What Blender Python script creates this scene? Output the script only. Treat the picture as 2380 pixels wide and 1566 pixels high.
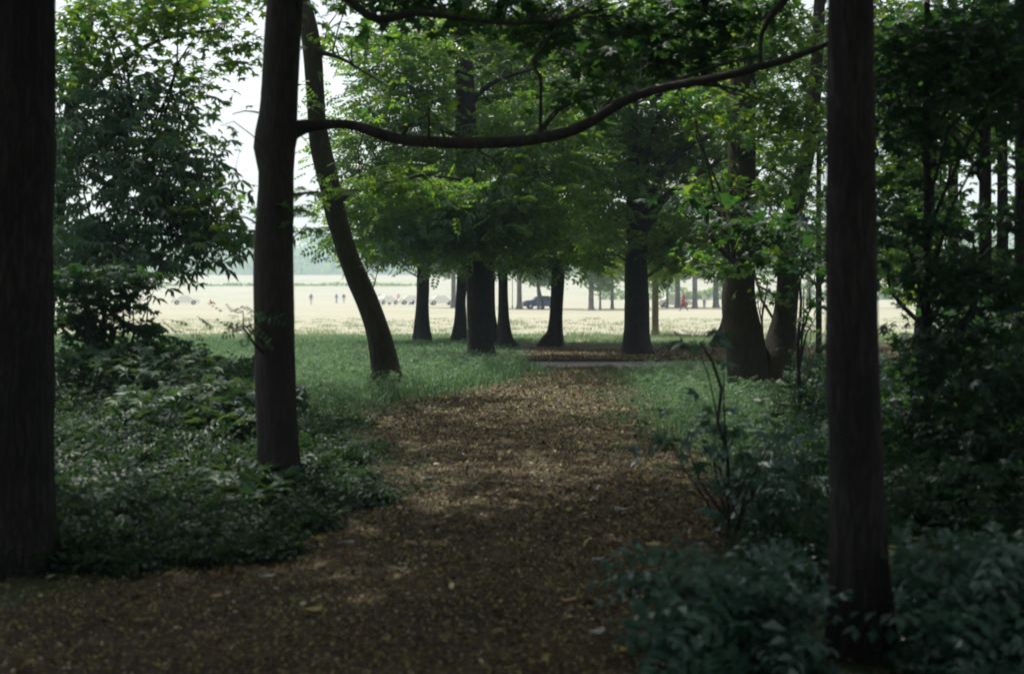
import bpy, bmesh, math, random
import numpy as np
from mathutils import Vector, Matrix
random.seed(7)
RNG = np.random.default_rng(7)
PI = math.pi
scene = bpy.context.scene
for o in list(bpy.data.objects):
    bpy.data.objects.remove(o, do_unlink=True)
COL = scene.collection

# ------------------------------------------------------------------ camera, world, sun, exposure
EYE = 1.6
cam_d = bpy.data.cameras.new('camera')
cam = bpy.data.objects.new('camera', cam_d)
COL.objects.link(cam)
cam.location = (0, 0, EYE)
cam.rotation_euler = (math.radians(90), 0, 0)
cam_d.lens = 50.0
cam_d.sensor_width = 36.0
cam_d.shift_y = -0.042
cam_d.clip_start = 0.05
cam_d.clip_end = 6000
cam_d.dof.use_dof = True
cam_d.dof.focus_distance = 33.0
cam_d.dof.aperture_fstop = 2.4
scene.camera = cam

SUN_EL, SUN_AZ = math.radians(60), math.radians(-32)      # azimuth from +Y towards +X
world = bpy.data.worlds.new('World')
scene.world = world
world.use_nodes = True
nt = world.node_tree
nt.nodes.clear()
wo = nt.nodes.new('ShaderNodeOutputWorld')
bg = nt.nodes.new('ShaderNodeBackground')
sky = nt.nodes.new('ShaderNodeTexSky')
sky.sky_type = 'NISHITA'
sky.sun_disc = False
sky.sun_elevation = SUN_EL
sky.sun_rotation = SUN_AZ
sky.altitude = 100
sky.air_density = 1.0
sky.dust_density = 2.0
sky.ozone_density = 1.0
mixw = nt.nodes.new('ShaderNodeMixRGB')                  # thin even cloud veil over the blue
mixw.inputs[0].default_value = 0.35
mixw.inputs[2].default_value = (10.2, 8.6, 6.7, 1)
bg.inputs[1].default_value = 0.145
nt.links.new(sky.outputs[0], mixw.inputs[1])
nt.links.new(mixw.outputs[0], bg.inputs[0])
nt.links.new(bg.outputs[0], wo.inputs[0])

sun_d = bpy.data.lights.new('sun', 'SUN')
sun_d.energy = 4.8
sun_d.angle = math.radians(0.53)
sun_d.color = (1.0, 0.95, 0.86)
sun = bpy.data.objects.new('sun', sun_d)
COL.objects.link(sun)
sdir = Vector((math.sin(SUN_AZ) * math.cos(SUN_EL), math.cos(SUN_AZ) * math.cos(SUN_EL), math.sin(SUN_EL)))
sun.rotation_euler = sdir.to_track_quat('Z', 'Y').to_euler()
sun.location = (0, 0, 60)

vs = scene.view_settings
vs.view_transform = 'Standard'
vs.look = 'None'
vs.gamma = 1.0
vs.exposure = 0.18
vs.use_curve_mapping = False
scene.render.engine = 'CYCLES'
cy = scene.cycles
cy.use_denoising = True
try:
    cy.denoiser = 'OPENIMAGEDENOISE'
except Exception:
    pass
cy.max_bounces = 7
cy.diffuse_bounces = 4
cy.glossy_bounces = 2
cy.transmission_bounces = 5
cy.volume_bounces = 1
cy.transparent_max_bounces = 4
cy.caustics_reflective = False
cy.caustics_refractive = False
cy.sample_clamp_indirect = 4
cy.pixel_filter_type = 'BLACKMAN_HARRIS'
cy.filter_width = 2.0

# ------------------------------------------------------------------ helpers
F = 3306.0            # focal length in units of a 2380 wide picture
HY, CX = 683.0, 1190.0

def P(x, y, d):
    """world point seen at picture place (x, y) at depth d"""
    return np.array([(x - CX) / F * d, d, EYE - (y - HY) / F * d])

def tag(o, label=None, cat=None, group=None, kind=None):
    if label: o['label'] = label
    if cat: o['category'] = cat
    if group: o['group'] = group
    if kind: o['kind'] = kind
    return o

def empty(name, loc, label=None, cat=None, group=None):
    o = bpy.data.objects.new(name, None)
    COL.objects.link(o)
    o.empty_display_size = 0.2
    o.location = loc
    return tag(o, label, cat, group)

def link_mesh(name, me, mat=None, parent=None, loc=None):
    o = bpy.data.objects.new(name, me)
    COL.objects.link(o)
    if mat is not None:
        for m in (mat if isinstance(mat, (list, tuple)) else [mat]):
            me.materials.append(m)
    if parent is not None: o.parent = parent
    if loc is not None: o.location = loc
    return o

def np_mesh(name, V, Fc, smooth=False):
    """V (n,3), Fc (m,k) all faces of k corners"""
    V = np.asarray(V, dtype=np.float32); Fc = np.asarray(Fc, dtype=np.int32)
    me = bpy.data.meshes.new(name)
    k = Fc.shape[1]
    me.vertices.add(len(V)); me.vertices.foreach_set('co', V.ravel())
    me.loops.add(Fc.size); me.loops.foreach_set('vertex_index', Fc.ravel())
    me.polygons.add(len(Fc))
    me.polygons.foreach_set('loop_start', np.arange(0, Fc.size, k, dtype=np.int32))
    me.polygons.foreach_set('loop_total', np.full(len(Fc), k, dtype=np.int32))
    me.polygons.foreach_set('use_smooth', np.full(len(Fc), smooth, dtype=bool))
    me.update(calc_edges=True)
    return me

class MB:
    """collects quads / tris given as vertex lists"""
    def __init__(s): s.V = []; s.F = []; s.n = 0
    def add(s, V, Fc):
        V = np.asarray(V, dtype=float); Fc = np.asarray(Fc, dtype=int)
        s.V.append(V); s.F.append(Fc + s.n); s.n += len(V)
    def mesh(s, name, smooth=True):
        return np_mesh(name, np.vstack(s.V), np.vstack(s.F), smooth)

def catmull(pts, step):
    pts = np.asarray(pts, dtype=float)
    out = []
    n = len(pts)
    for i in range(n - 1):
        p0 = pts[max(i - 1, 0)]; p1 = pts[i]; p2 = pts[i + 1]; p3 = pts[min(i + 2, n - 1)]
        L = np.linalg.norm(p2[:3] - p1[:3])
        m = max(1, int(L / step))
        for k in range(m):
            t = k / m
            out.append(0.5 * ((2 * p1) + (-p0 + p2) * t + (2 * p0 - 5 * p1 + 4 * p2 - p3) * t * t + (-p0 + 3 * p1 - 3 * p2 + p3) * t ** 3))
    out.append(pts[-1])
    return np.array(out)

def tube(mb, pr, sides=8, step=0.15, rough=0.0, seed=0, flare=0.0, flare_h=0.6, base_z=None, fis=0.0, cap=True):
    """pr: (n,4) points with radius; quads"""
    q = catmull(pr, step)
    q[:, 3] = np.maximum(q[:, 3], 0.002)
    C = q[:, :3]; R = q[:, 3]
    T = np.gradient(C, axis=0)
    T /= np.linalg.norm(T, axis=1)[:, None] + 1e-9
    ref = np.array([0, -1.0, 0]) if abs(T[0][1]) < 0.9 else np.array([1.0, 0, 0])
    rs = np.random.default_rng(seed + 11)
    ph = rs.uniform(0, 2 * PI, 16)
    rings = []
    a = np.linspace(0, 2 * PI, sides, endpoint=False)
    u = ref
    s_len = 0.0
    rid = rs.uniform(-1, 1, sides)
    for i in range(len(C)):
        t = T[i]
        u = u - t * np.dot(u, t); u /= np.linalg.norm(u) + 1e-9
        v = np.cross(t, u)
        if i: s_len += np.linalg.norm(C[i] - C[i - 1])
        r = np.full(sides, R[i])
        if rough:
            w = (np.sin(2 * a + ph[0] + s_len * 1.1) * .5 + np.sin(3 * a + ph[1] - s_len * 1.9) * .4
                 + np.sin(5 * a + ph[2] + s_len * 3.1) * .3 + np.sin(s_len * 4.7 + ph[3]) * .35 + np.sin(s_len * 9.1 + a + ph[4]) * .25)
            r = r * (1 + rough * w)
        if fis:
            rid = rid * .86 + rs.uniform(-1, 1, sides) * .5
            r = r * (1 + fis * rid)
        if flare and base_z is not None:
            h = max(0.0, C[i][2] - base_z)
            f = math.exp(-h / flare_h * 2.2)
            lobe = 0.55 + 0.45 * np.cos(5 * a + ph[5]) * 0.8 + 0.3 * np.cos(3 * a + ph[6])
            r = r * (1 + flare * f * np.clip(lobe, 0.1, 1.6))
        rings.append(C[i] + np.outer(np.cos(a) * r, u) + np.outer(np.sin(a) * r, v))
    V = np.vstack(rings); n = len(C)
    i0 = np.arange(sides); i1 = (i0 + 1) % sides
    Fc = []
    for k in range(n - 1):
        b = k * sides
        Fc.append(np.stack([b + i0, b + i1, b + sides + i1, b + sides + i0], 1))
    Fc = np.vstack(Fc)
    if cap:
        V = np.vstack([V, C[-1] + T[-1] * R[-1] * .5])
        ti = len(V) - 1; b = (n - 1) * sides
        Fc = np.vstack([Fc, np.stack([b + i0, b + i1, np.full(sides, ti), np.full(sides, ti)], 1)[:, [0, 1, 2, 2]]]) if False else Fc
    mb.add(V, Fc)
    return q

# ------------------------------------------------------------------ materials
def new_mat(name):
    m = bpy.data.materials.new(name); m.use_nodes = True
    n = m.node_tree.nodes; l = m.node_tree.links
    return m, n, l, n['Principled BSDF']

def ramp(n, stops, interp='LINEAR'):
    r = n.new('ShaderNodeValToRGB'); cr = r.color_ramp; cr.interpolation = interp
    while len(cr.elements) < len(stops): cr.elements.new(0.5)
    for e, (p, c) in zip(cr.elements, stops):
        e.position = p; e.color = (*c, 1)
    return r

def texco(n, l, scale=(1, 1, 1), kind='Object'):
    tc = n.new('ShaderNodeTexCoord'); mp = n.new('ShaderNodeMapping')
    mp.inputs['Scale'].default_value = scale
    l.new(tc.outputs[kind], mp.inputs['Vector'])
    return mp.outputs[0]

def noise(n, l, vec, scale, detail=4, rough=.55):
    t = n.new('ShaderNodeTexNoise'); t.inputs['Scale'].default_value = scale
    t.inputs['Detail'].default_value = detail; t.inputs['Roughness'].default_value = rough
    if vec is not None: l.new(vec, t.inputs['Vector'])
    return t

def bark_mat(name, dark, light, moss=None, scale=1.0, bump=.6, contrast=1.0):
    m, n, l, b = new_mat(name)
    v = texco(n, l, (11 * scale, 11 * scale, 1.5 * scale))
    a = noise(n, l, v, 2.0, 5, .6); a.inputs['Distortion'].default_value = .6
    c = noise(n, l, texco(n, l, (26 * scale, 26 * scale, 7 * scale)), 2.0, 5, .7)
    sub = n.new('ShaderNodeMath'); sub.operation = 'SUBTRACT'; sub.inputs[1].default_value = .5
    ab = n.new('ShaderNodeMath'); ab.operation = 'ABSOLUTE'
    rd = n.new('ShaderNodeMapRange'); rd.inputs['From Max'].default_value = .11
    l.new(a.outputs['Fac'], sub.inputs[0]); l.new(sub.outputs[0], ab.inputs[0]); l.new(ab.outputs[0], rd.inputs['Value'])
    mul = n.new('ShaderNodeMath'); mul.operation = 'MULTIPLY_ADD'; mul.inputs[1].default_value = .55
    h2 = n.new('ShaderNodeMath'); h2.operation = 'MULTIPLY'; h2.inputs[1].default_value = .6
    l.new(c.outputs['Fac'], h2.inputs[0]); l.new(rd.outputs[0], mul.inputs[0]); l.new(h2.outputs[0], mul.inputs[2])
    r = ramp(n, [(0.12, dark), (0.85, light)])
    l.new(mul.outputs[0], r.inputs[0])
    colour = r.outputs[0]
    v2 = texco(n, l, (1, 1, .6))
    big = noise(n, l, v2, 2.2, 4)
    mx = n.new('ShaderNodeMixRGB'); mx.blend_type = 'MULTIPLY'; mx.inputs[0].default_value = .7
    rb = ramp(n, [(.35, (.6, .6, .62)), (.65, (1.2, 1.18, 1.15))])
    l.new(big.outputs['Fac'], rb.inputs[0]); l.new(colour, mx.inputs[1]); l.new(rb.outputs[0], mx.inputs[2])
    colour = mx.outputs[0]
    if moss:
        mn = noise(n, l, v2, 3.1, 5)
        rm = ramp(n, [(.45, (0, 0, 0)), (.62, (.8, .8, .8))]); l.new(mn.outputs['Fac'], rm.inputs[0])
        mm = n.new('ShaderNodeMixRGB'); mm.inputs[2].default_value = (*moss, 1)
        l.new(rm.outputs[0], mm.inputs[0]); l.new(colour, mm.inputs[1]); colour = mm.outputs[0]
    l.new(colour, b.inputs['Base Color'])
    b.inputs['Roughness'].default_value = .9
    b.inputs['Specular IOR Level'].default_value = .25
    bp = n.new('ShaderNodeBump'); bp.inputs['Strength'].default_value = bump; bp.inputs['Distance'].default_value = .03
    l.new(mul.outputs[0], bp.inputs['Height']); l.new(bp.outputs[0], b.inputs['Normal'])
    return m

def leaf_mat(name, cols, trans, tw=.4, rough=.38, spec=.5):
    m, n, l, b = new_mat(name)
    g = n.new('ShaderNodeNewGeometry')
    r = ramp(n, [(i / (len(cols) - 1), c) for i, c in enumerate(cols)])
    l.new(g.outputs['Random Per Island'], r.inputs[0])
    l.new(r.outputs[0], b.inputs['Base Color'])
    b.inputs['Roughness'].default_value = rough
    b.inputs['Specular IOR Level'].default_value = spec
    t = n.new('ShaderNodeBsdfTranslucent')
    r2 = ramp(n, [(i / (len(trans) - 1), c) for i, c in enumerate(trans)])
    l.new(g.outputs['Random Per Island'], r2.inputs[0]); l.new(r2.outputs[0], t.inputs[0])
    mx = n.new('ShaderNodeMixShader'); mx.inputs[0].default_value = tw
    l.new(b.outputs[0], mx.inputs[1]); l.new(t.outputs[0], mx.inputs[2])
    l.new(mx.outputs[0], n['Material Output'].inputs[0])
    return m

def flat_mat(name, col, rough=.6, spec=.4, metal=0.0, var=0.0, nscale=8):
    m, n, l, b = new_mat(name)
    b.inputs['Roughness'].default_value = rough; b.inputs['Specular IOR Level'].default_value = spec
    b.inputs['Metallic'].default_value = metal
    if var:
        nz = noise(n, l, texco(n, l), nscale, 4)
        r = ramp(n, [(.3, tuple(c * (1 - var) for c in col)), (.7, tuple(min(1, c * (1 + var)) for c in col))])
        l.new(nz.outputs['Fac'], r.inputs[0]); l.new(r.outputs[0], b.inputs['Base Color'])
    else:
        b.inputs['Base Color'].default_value = (*col, 1)
    return m

M = {}
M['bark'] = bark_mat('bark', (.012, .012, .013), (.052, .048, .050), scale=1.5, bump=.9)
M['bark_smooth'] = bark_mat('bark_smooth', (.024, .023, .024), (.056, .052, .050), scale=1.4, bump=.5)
M['bark_moss'] = bark_mat('bark_moss', (.014, .013, .012), (.058, .052, .042), moss=(.042, .040, .020), scale=1.3)
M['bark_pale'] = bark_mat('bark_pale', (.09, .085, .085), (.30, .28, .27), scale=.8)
M['bark_mottled'] = bark_mat('bark_mottled', (.05, .05, .04), (.26, .24, .17), moss=(.22, .21, .08), scale=.5)
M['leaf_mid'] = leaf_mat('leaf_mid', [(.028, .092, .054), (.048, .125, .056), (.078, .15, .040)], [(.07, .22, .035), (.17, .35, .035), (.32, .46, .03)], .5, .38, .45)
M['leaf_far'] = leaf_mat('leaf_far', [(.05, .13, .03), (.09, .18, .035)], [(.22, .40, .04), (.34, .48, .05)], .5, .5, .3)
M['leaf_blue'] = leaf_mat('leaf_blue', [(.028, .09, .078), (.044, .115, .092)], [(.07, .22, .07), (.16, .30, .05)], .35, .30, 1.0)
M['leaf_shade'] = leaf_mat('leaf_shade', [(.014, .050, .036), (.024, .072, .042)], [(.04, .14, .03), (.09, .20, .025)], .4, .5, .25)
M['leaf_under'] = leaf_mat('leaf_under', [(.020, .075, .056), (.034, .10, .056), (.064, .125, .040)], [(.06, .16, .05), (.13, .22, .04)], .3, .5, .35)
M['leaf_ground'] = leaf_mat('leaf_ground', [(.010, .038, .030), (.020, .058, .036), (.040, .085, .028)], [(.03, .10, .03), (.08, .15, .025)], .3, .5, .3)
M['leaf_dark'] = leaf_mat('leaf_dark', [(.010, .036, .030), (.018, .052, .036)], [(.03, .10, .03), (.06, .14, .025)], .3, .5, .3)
M['leaf_bush'] = leaf_mat('leaf_bush', [(.032, .095, .082), (.044, .12, .095)], [(.05, .15, .07), (.09, .2, .07)], .25, .38, .7)
M['grass'] = leaf_mat('grass', [(.035, .105, .055), (.06, .155, .07), (.12, .24, .12), (.40, .50, .38)], [(.10, .22, .09), (.2, .32, .12)], .45, .5, .35)
M['grass_dry'] = leaf_mat('grass_dry', [(.22, .30, .14), (.34, .37, .23)], [(.28, .37, .16), (.36, .40, .22)], .3, .6, .2)

# litter pieces
def litter_mat():
    m, n, l, b = new_mat('litter')
    g = n.new('ShaderNodeNewGeometry')
    r = ramp(n, [(0, (.034, .025, .020)), (.3, (.080, .057, .034)), (.55, (.145, .104, .048)), (.74, (.25, .20, .062)), (.86, (.36, .33, .09)), (.93, (.16, .22, .07)), (.965, (.42, .42, .16)), (.99, (.5, .52, .46))])
    l.new(g.outputs['Random Per Island'], r.inputs[0]); l.new(r.outputs[0], b.inputs['Base Color'])
    b.inputs['Roughness'].default_value = .7; b.inputs['Specular IOR Level'].default_value = .35
    return m
M['litter'] = litter_mat()

def soil_mat(name, cols, s1=1.2, s2=26):
    m, n, l, b = new_mat(name)
    v = texco(n, l)
    a = noise(n, l, v, s1, 4); c = noise(n, l, v, s2, 6, .7)
    mx = n.new('ShaderNodeMath'); mx.operation = 'MULTIPLY_ADD'
    mx.inputs[1].default_value = .5
    l.new(a.outputs['Fac'], mx.inputs[0])
    h = n.new('ShaderNodeMath'); h.operation = 'MULTIPLY'; h.inputs[1].default_value = .5
    l.new(c.outputs['Fac'], h.inputs[0]); l.new(h.outputs[0], mx.inputs[2])
    k = len(cols) - 1
    r = ramp(n, [(.35 + .3 * i / k, q) for i, q in enumerate(cols)])
    l.new(mx.outputs[0], r.inputs[0]); l.new(r.outputs[0], b.inputs['Base Color'])
    b.inputs['Roughness'].default_value = .9; b.inputs['Specular IOR Level'].default_value = .2
    bp = n.new('ShaderNodeBump'); bp.inputs['Strength'].default_value = .7; bp.inputs['Distance'].default_value = .03
    l.new(c.outputs['Fac'], bp.inputs['Height']); l.new(bp.outputs[0], b.inputs['Normal'])
    return m
M['soil'] = soil_mat('soil', [(.030, .022, .016), (.070, .050, .031), (.125, .095, .052)])
M['floor'] = soil_mat('floor', [(.03, .05, .022), (.05, .075, .032), (.08, .11, .045)])
M['road'] = soil_mat('road', [(.20, .19, .20), (.27, .26, .27), (.33, .31, .32)], 2, 60)
M['kerb'] = soil_mat('kerb', [(.04, .03, .025), (.07, .05, .04)], 3, 30)
M['meadow'] = soil_mat('meadow', [(.30, .33, .21), (.375, .37, .285), (.43, .41, .33)], .045, .9)
M['hill'] = soil_mat('hill', [(.05, .08, .04), (.08, .11, .05)], .02, .3)

# ------------------------------------------------------------------ leaf templates (unit size), triangles
def leaflet(base, dirv, L, w, droop, fold=.06):
    base = np.array(base, float); d = np.array(dirv, float); d /= np.linalg.norm(d)
    s = np.array([-d[1], d[0], 0.0])
    mid = base + d * L * .58 + np.array([0, 0, -droop * L * .35])
    tip = base + d * L + np.array([0, 0, -droop * L])
    V = [base, mid + s * w * .5 + [0, 0, fold * L], tip, mid - s * w * .5 + [0, 0, fold * L], mid]
    return V, [(0, 4, 1), (1, 4, 2), (0, 3, 4), (4, 3, 2)]

def leaflet2(base, dirv, L, w, droop, fold=.08):
    V, _ = leaflet(base, dirv, L, w, droop, fold)
    return V[:4], [(0, 2, 1), (0, 3, 2)]

def combine(parts):
    V = []; Fc = []
    for v, f in parts:
        o = len(V); V += [list(q) for q in v]; Fc += [tuple(i + o for i in t) for t in f]
    return np.array(V, float), np.array(Fc, int)

def palmate(n=6, droop=.45):
    ps = []
    for k in range(n):
        a = math.radians(-125 + 250 * k / (n - 1))
        L = .52 * (1 - .35 * abs(k / (n - 1) - .5) * 2)
        ps.append(leaflet2((0, 0, 0), (math.sin(a), math.cos(a), 0), L, L * .36, droop))
    return combine(ps)

def pinnate(n=4, droop=.3):
    ps = []
    for k in range(n):
        y = .15 + .65 * k / (n - 1); z = -.25 * y * y
        for s in (-1, 1):
            ps.append(leaflet2((0, y, z), (s * .9, .45, 0), .38 - .06 * abs(k - 1.3), .19, droop))
    ps.append(leaflet2((0, .82, -.17), (0, 1, 0), .3, .12, droop))
    return combine(ps)

def maple():
    out = []
    R_ = [.12, .5, .26, .56, .3, .6, .3, .56, .26, .5, .12]
    A_ = [-165, -105, -82, -52, -26, 0, 26, 52, 82, 105, 165]
    V = [(0, 0, 0)]
    for r_, a_ in zip(R_, A_):
        a = math.radians(a_); V.append((r_ * math.sin(a), r_ * math.cos(a), -.22 * r_ + (.05 if r_ < .4 else 0)))
    Fc = [(0, i + 1, i) for i in range(1, len(R_))]
    return np.array(V, float), np.array(Fc, int)

def sprig(n=4):
    """opposite pairs of simple leaves on a little stem"""
    ps = []
    for k in range(n):
        y = .1 + .75 * k / (n - 1)
        for s in (-1, 1):
            ps.append(leaflet2((0, y, 0), (s * .95, .25 + .1 * k, 0), .38 - .05 * k, .2 - .02 * k, .35))
    ps.append(leaflet2((0, .85, 0), (0, 1, 0), .25, .13, .2))
    return combine(ps)

T_PALM, T_PINN, T_MAPLE, T_SPRIG = palmate(), pinnate(), maple(), sprig()
T_PALM5 = palmate(5, .7)

def place(tpl, pos, yaw_dir, up, size):
    """instances of a template as one vertex/face array"""
    TV, TF = tpl
    up = up / (np.linalg.norm(up, axis=1)[:, None] + 1e-9)
    y = yaw_dir - up * np.sum(yaw_dir * up, 1)[:, None]
    y /= np.linalg.norm(y, axis=1)[:, None] + 1e-9
    x = np.cross(y, up)
    V = (TV[None, :, 0, None] * x[:, None, :] + TV[None, :, 1, None] * y[:, None, :] + TV[None, :, 2, None] * up[:, None, :]) * size[:, None, None] + pos[:, None, :]
    n, k = len(pos), len(TV)
    Fc = (TF[None] + (np.arange(n) * k)[:, None, None]).reshape(-1, TF.shape[1])
    return V.reshape(-1, 3), Fc

def blob_leaves(c, r, n, tpl, size, rng, per=22, flat=.42, spread=1.0, tilt=.45, hollow=.33):
    """n compound leaves in clumps filling an ellipsoid"""
    c = np.asarray(c, float); r = np.asarray(r, float)
    m = max(2, int(n / per))
    d = rng.normal(size=(m, 3)); d /= np.linalg.norm(d, axis=1)[:, None]
    rad = rng.uniform(0, 1, m) ** hollow
    cc = c + d * rad[:, None] * r
    k = rng.integers(0, m, n)
    cs = spread * size * 1.9 * rng.uniform(.7, 1.35, m)
    off = rng.normal(size=(n, 3)) * np.array([1, 1, flat]) * cs[k][:, None] * .62
    pos = cc[k] + off
    out = off.copy(); out[:, 2] *= .3
    out += (pos - c) * .25 + rng.normal(size=(n, 3)) * size * .5
    out[:, 2] -= .25 * size
    up = np.tile([0, 0, 1.0], (n, 1)) + rng.normal(size=(n, 3)) * tilt
    return place(tpl, pos, out, up, size * rng.uniform(.7, 1.25, n)), cc

# ------------------------------------------------------------------ tree builder
def trunk_from_px(rows, d, d2=None):
    """rows: (y, left, right) in picture units from the base up"""
    out = []
    n = len(rows)
    for i, (y, a, b) in enumerate(rows):
        dd = d if d2 is None else d + (d2 - d) * i / (n - 1)
        p = P((a + b) / 2, y, dd)
        out.append([p[0], p[1], p[2], (b - a) / 2 / F * dd])
    return np.array(out)

def make_tree(name, label, cat, group, trunk, bark, sides=20, stems=(), limbs=(), blobs=(), leaf='leaf_mid', flare=.5, flare_h=.7,
              rough=.05, seed=0, top=None, tpl=None, lsize=.28, twig=True, base_z=0.0, fis=.0):
    """trunk, stems, limbs: (n,4) arrays of world points + radius. blobs: (centre, radii, n, tpl, size)"""
    rng = np.random.default_rng(seed + 100)
    base = np.array([trunk[0][0], trunk[0][1], base_z])
    root = empty(name, base, label, cat, group)
    tr = trunk.copy()
    if tr[0][2] > base_z - .05:
        tr = np.vstack([[tr[0][0], tr[0][1], base_z - .12, tr[0][3]], tr])
    else:
        tr[0][2] = base_z - .12
    if top is not None:
        last = tr[-1]
        drift = (tr[-1][:2] - tr[-2][:2]) / max(.3, tr[-1][2] - tr[-2][2])
        drift = np.clip(drift, -.25, .25)
        h = top - last[2]
        tr = np.vstack([tr, [last[0] + drift[0] * h * .5, last[1], last[2] + h * .5, last[3] * .72],
                        [last[0] + drift[0] * h * .7 + rng.uniform(-.3, .3), last[1] + rng.uniform(-.3, .3), top, last[3] * .25]])
    tr[:, :3] -= base
    mb = MB(); spine = tube(mb, tr, sides, .12, rough, seed, flare, flare_h, 0.0, fis)
    link_mesh('trunk', mb.mesh('trunk'), M[bark], root)
    spines = [spine]
    for i, s in enumerate(stems):
        s = np.array(s, float); s[:, :3] -= base
        mb = MB(); spines.append(tube(mb, s, max(10, sides - 6), .12, rough, seed + 5 + i, flare * .6 if s[0][2] < .3 else 0, flare_h, 0.0, fis))
        link_mesh('stem', mb.mesh('stem'), M[bark], root)
    for i, s in enumerate(limbs):
        s = np.array(s, float); s[:, :3] -= base
        mb = MB(); spines.append(tube(mb, s, 12, .06, .06, seed + 20 + i, fis=.07))
        link_mesh('limb', mb.mesh('limb'), M[bark], root)
    allsp = np.vstack(spines)
    groups = {}
    tw = MB()
    for b in blobs:
        c, r, n, tp, sz = b[:5]
        lm = b[5] if len(b) > 5 and b[5] else leaf
        kw = b[6] if len(b) > 6 else {}
        (V, Fc), cc = blob_leaves(np.asarray(c) - base, r, int(n), tp, sz, rng, **kw)
        groups.setdefault(lm, []).append((V, Fc))
        if twig:
            nt_ = min(len(cc), max(2, len(cc) // (12 if name == 'chestnut_tree' else 4)))
            for q in cc[rng.choice(len(cc), nt_, replace=False)]:
                w = np.linalg.norm(allsp[:, :3] - (q - [0, 0, .5]), axis=1) + rng.uniform(0, .8, len(allsp))
                s = allsp[np.argmin(w)]
                L = np.linalg.norm(q - s[:3])
                if L < .2 or L > 9: continue
                m1 = s[:3] * .6 + q * .4 + [0, 0, L * .12] + rng.normal(size=3) * L * .05
                m2 = s[:3] * .25 + q * .75 + [0, 0, L * .1] + rng.normal(size=3) * L * .05
                r0 = min(.035, s[3] * .6, .008 + L * .009)
                tube(tw, [[*s[:3], r0], [*m1, r0 * .7], [*m2, r0 * .45], [*q, .003]], 4, max(.15, L / 5), cap=False)
    for lm, gs in groups.items():
        V = np.vstack([g[0] for g in gs]); off = 0; Fs = []
        for g in gs: Fs.append(g[1] + off); off += len(g[0])
        o = link_mesh('crown', np_mesh('crown', V, np.vstack(Fs)), M[lm], root)
        o['kind'] = 'stuff'
    if tw.n:
        o = link_mesh('twigs', tw.mesh('twigs'), M[bark], root); o['kind'] = 'stuff'
    return root

def B(x, y, rx, ry, d, n, tpl=None, size=.28, leaf=None, rd=None, **kw):
    """foliage mass at a picture place"""
    c = P(x, y, d); a = rx / F * d; b = ry / F * d
    if tpl is None: n = n * .95; size *= 1.5; kw = {'flat': .34, 'tilt': .42, 'per': 24, **kw}
    return (c, (a, rd if rd else max(a * .8, .5), b), n, tpl if tpl is not None else T_PINN, size, leaf, kw)

def L_px(pts):
    """limb from (x, y, width, depth)"""
    return np.array([[*P(x, y, d), w / 2 / F * d] for x, y, w, d in pts])

# ================================================================== SETTING
def ground_h(x, y):
    t = np.clip((y - 290) / 420, 0, 1)
    return 11.0 * t * t * (3 - 2 * t) * .98 + np.clip((y - 710) / 900, 0, 1) * 8

def sheet(name, xs, ys, zf, mat, kind='structure', label=None):
    X, Y = np.meshgrid(xs, ys)
    Z = zf(X, Y)
    V = np.stack([X.ravel(), Y.ravel(), Z.ravel()], 1)
    nx = len(xs); ny = len(ys)
    i = (np.arange(ny - 1)[:, None] * nx + np.arange(nx - 1)[None]).ravel()
    Fc = np.stack([i, i + 1, i + nx + 1, i + nx], 1)
    o = link_mesh(name, np_mesh(name, V, Fc, True), M[mat]); o['kind'] = kind
    return o

def outline_sheet(name, left, right, z, mat, n=60):
    """sheet between two edge lines given as (x, y) world points over the same y"""
    ys = np.linspace(left[0][1], left[-1][1], n)
    lx = np.interp(ys, [p[1] for p in left], [p[0] for p in left]); rx = np.interp(ys, [p[1] for p in right], [p[0] for p in right])
    k = 8
    V = [];
    rs = np.random.default_rng(3)
    lx = lx + np.sin(ys * 1.7) * .12 + np.sin(ys * 4.1) * .06; rx = rx + np.sin(ys * 1.3 + 2) * .12 + np.sin(ys * 3.7) * .06
    for y, a, b in zip(ys, lx, rx):
        for j in range(k):
            V.append((a + (b - a) * j / (k - 1), y, z))
    i = (np.arange(n - 1)[:, None] * k + np.arange(k - 1)[None]).ravel()
    Fc = np.stack([i, i + 1, i + k + 1, i + k], 1)
    o = link_mesh(name, np_mesh(name, np.array(V), Fc, True), M[mat]); o['kind'] = 'structure'
    return o

floor = sheet('woodland_floor', np.linspace(-60, 60, 40), np.linspace(-60, 31.3, 40), lambda X, Y: X * 0, 'floor')
turf = sheet('turf', np.linspace(-60, .35, 40), np.linspace(31.3, 47.5, 20), lambda X, Y: .055 * np.clip((Y - 31.3) / 2.3, 0, 1) * (1 - np.clip((Y - 40) / 7.5, 0, 1)), 'floor')
bank = sheet('earth_bank', np.linspace(.35, 60, 60), np.concatenate([[33.55], np.linspace(33.7, 47.5, 20)]),
             lambda X, Y: .055 - .055 * np.clip((Y - 40) / 7.5, 0, 1), 'soil')
meadow_ys = np.concatenate([np.linspace(47.5, 290, 60), np.linspace(297, 1700, 60)[1:]])
meadow = sheet('meadow', np.concatenate([np.linspace(-1500, -200, 14), np.linspace(-180, 180, 40), np.linspace(200, 1500, 14)]), meadow_ys, lambda X, Y: ground_h(X, Y), 'meadow')
road = sheet('park_road', np.linspace(.35, 60, 50), np.linspace(31.3, 33.45, 6), lambda X, Y: X * 0 + .004, 'road')
kb = bmesh.new()
for k in range(30):
    x0 = .35 + 2 * k
    g = bmesh.ops.create_cube(kb, size=1)
    for v in g['verts']:
        v.co = Vector((x0 + 1 + v.co.x * 1.998, 33.5 + v.co.y * .1, .02 + v.co.z * .10))
bmesh.ops.bevel(kb, geom=kb.edges[:], offset=.008, segments=1)
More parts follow.
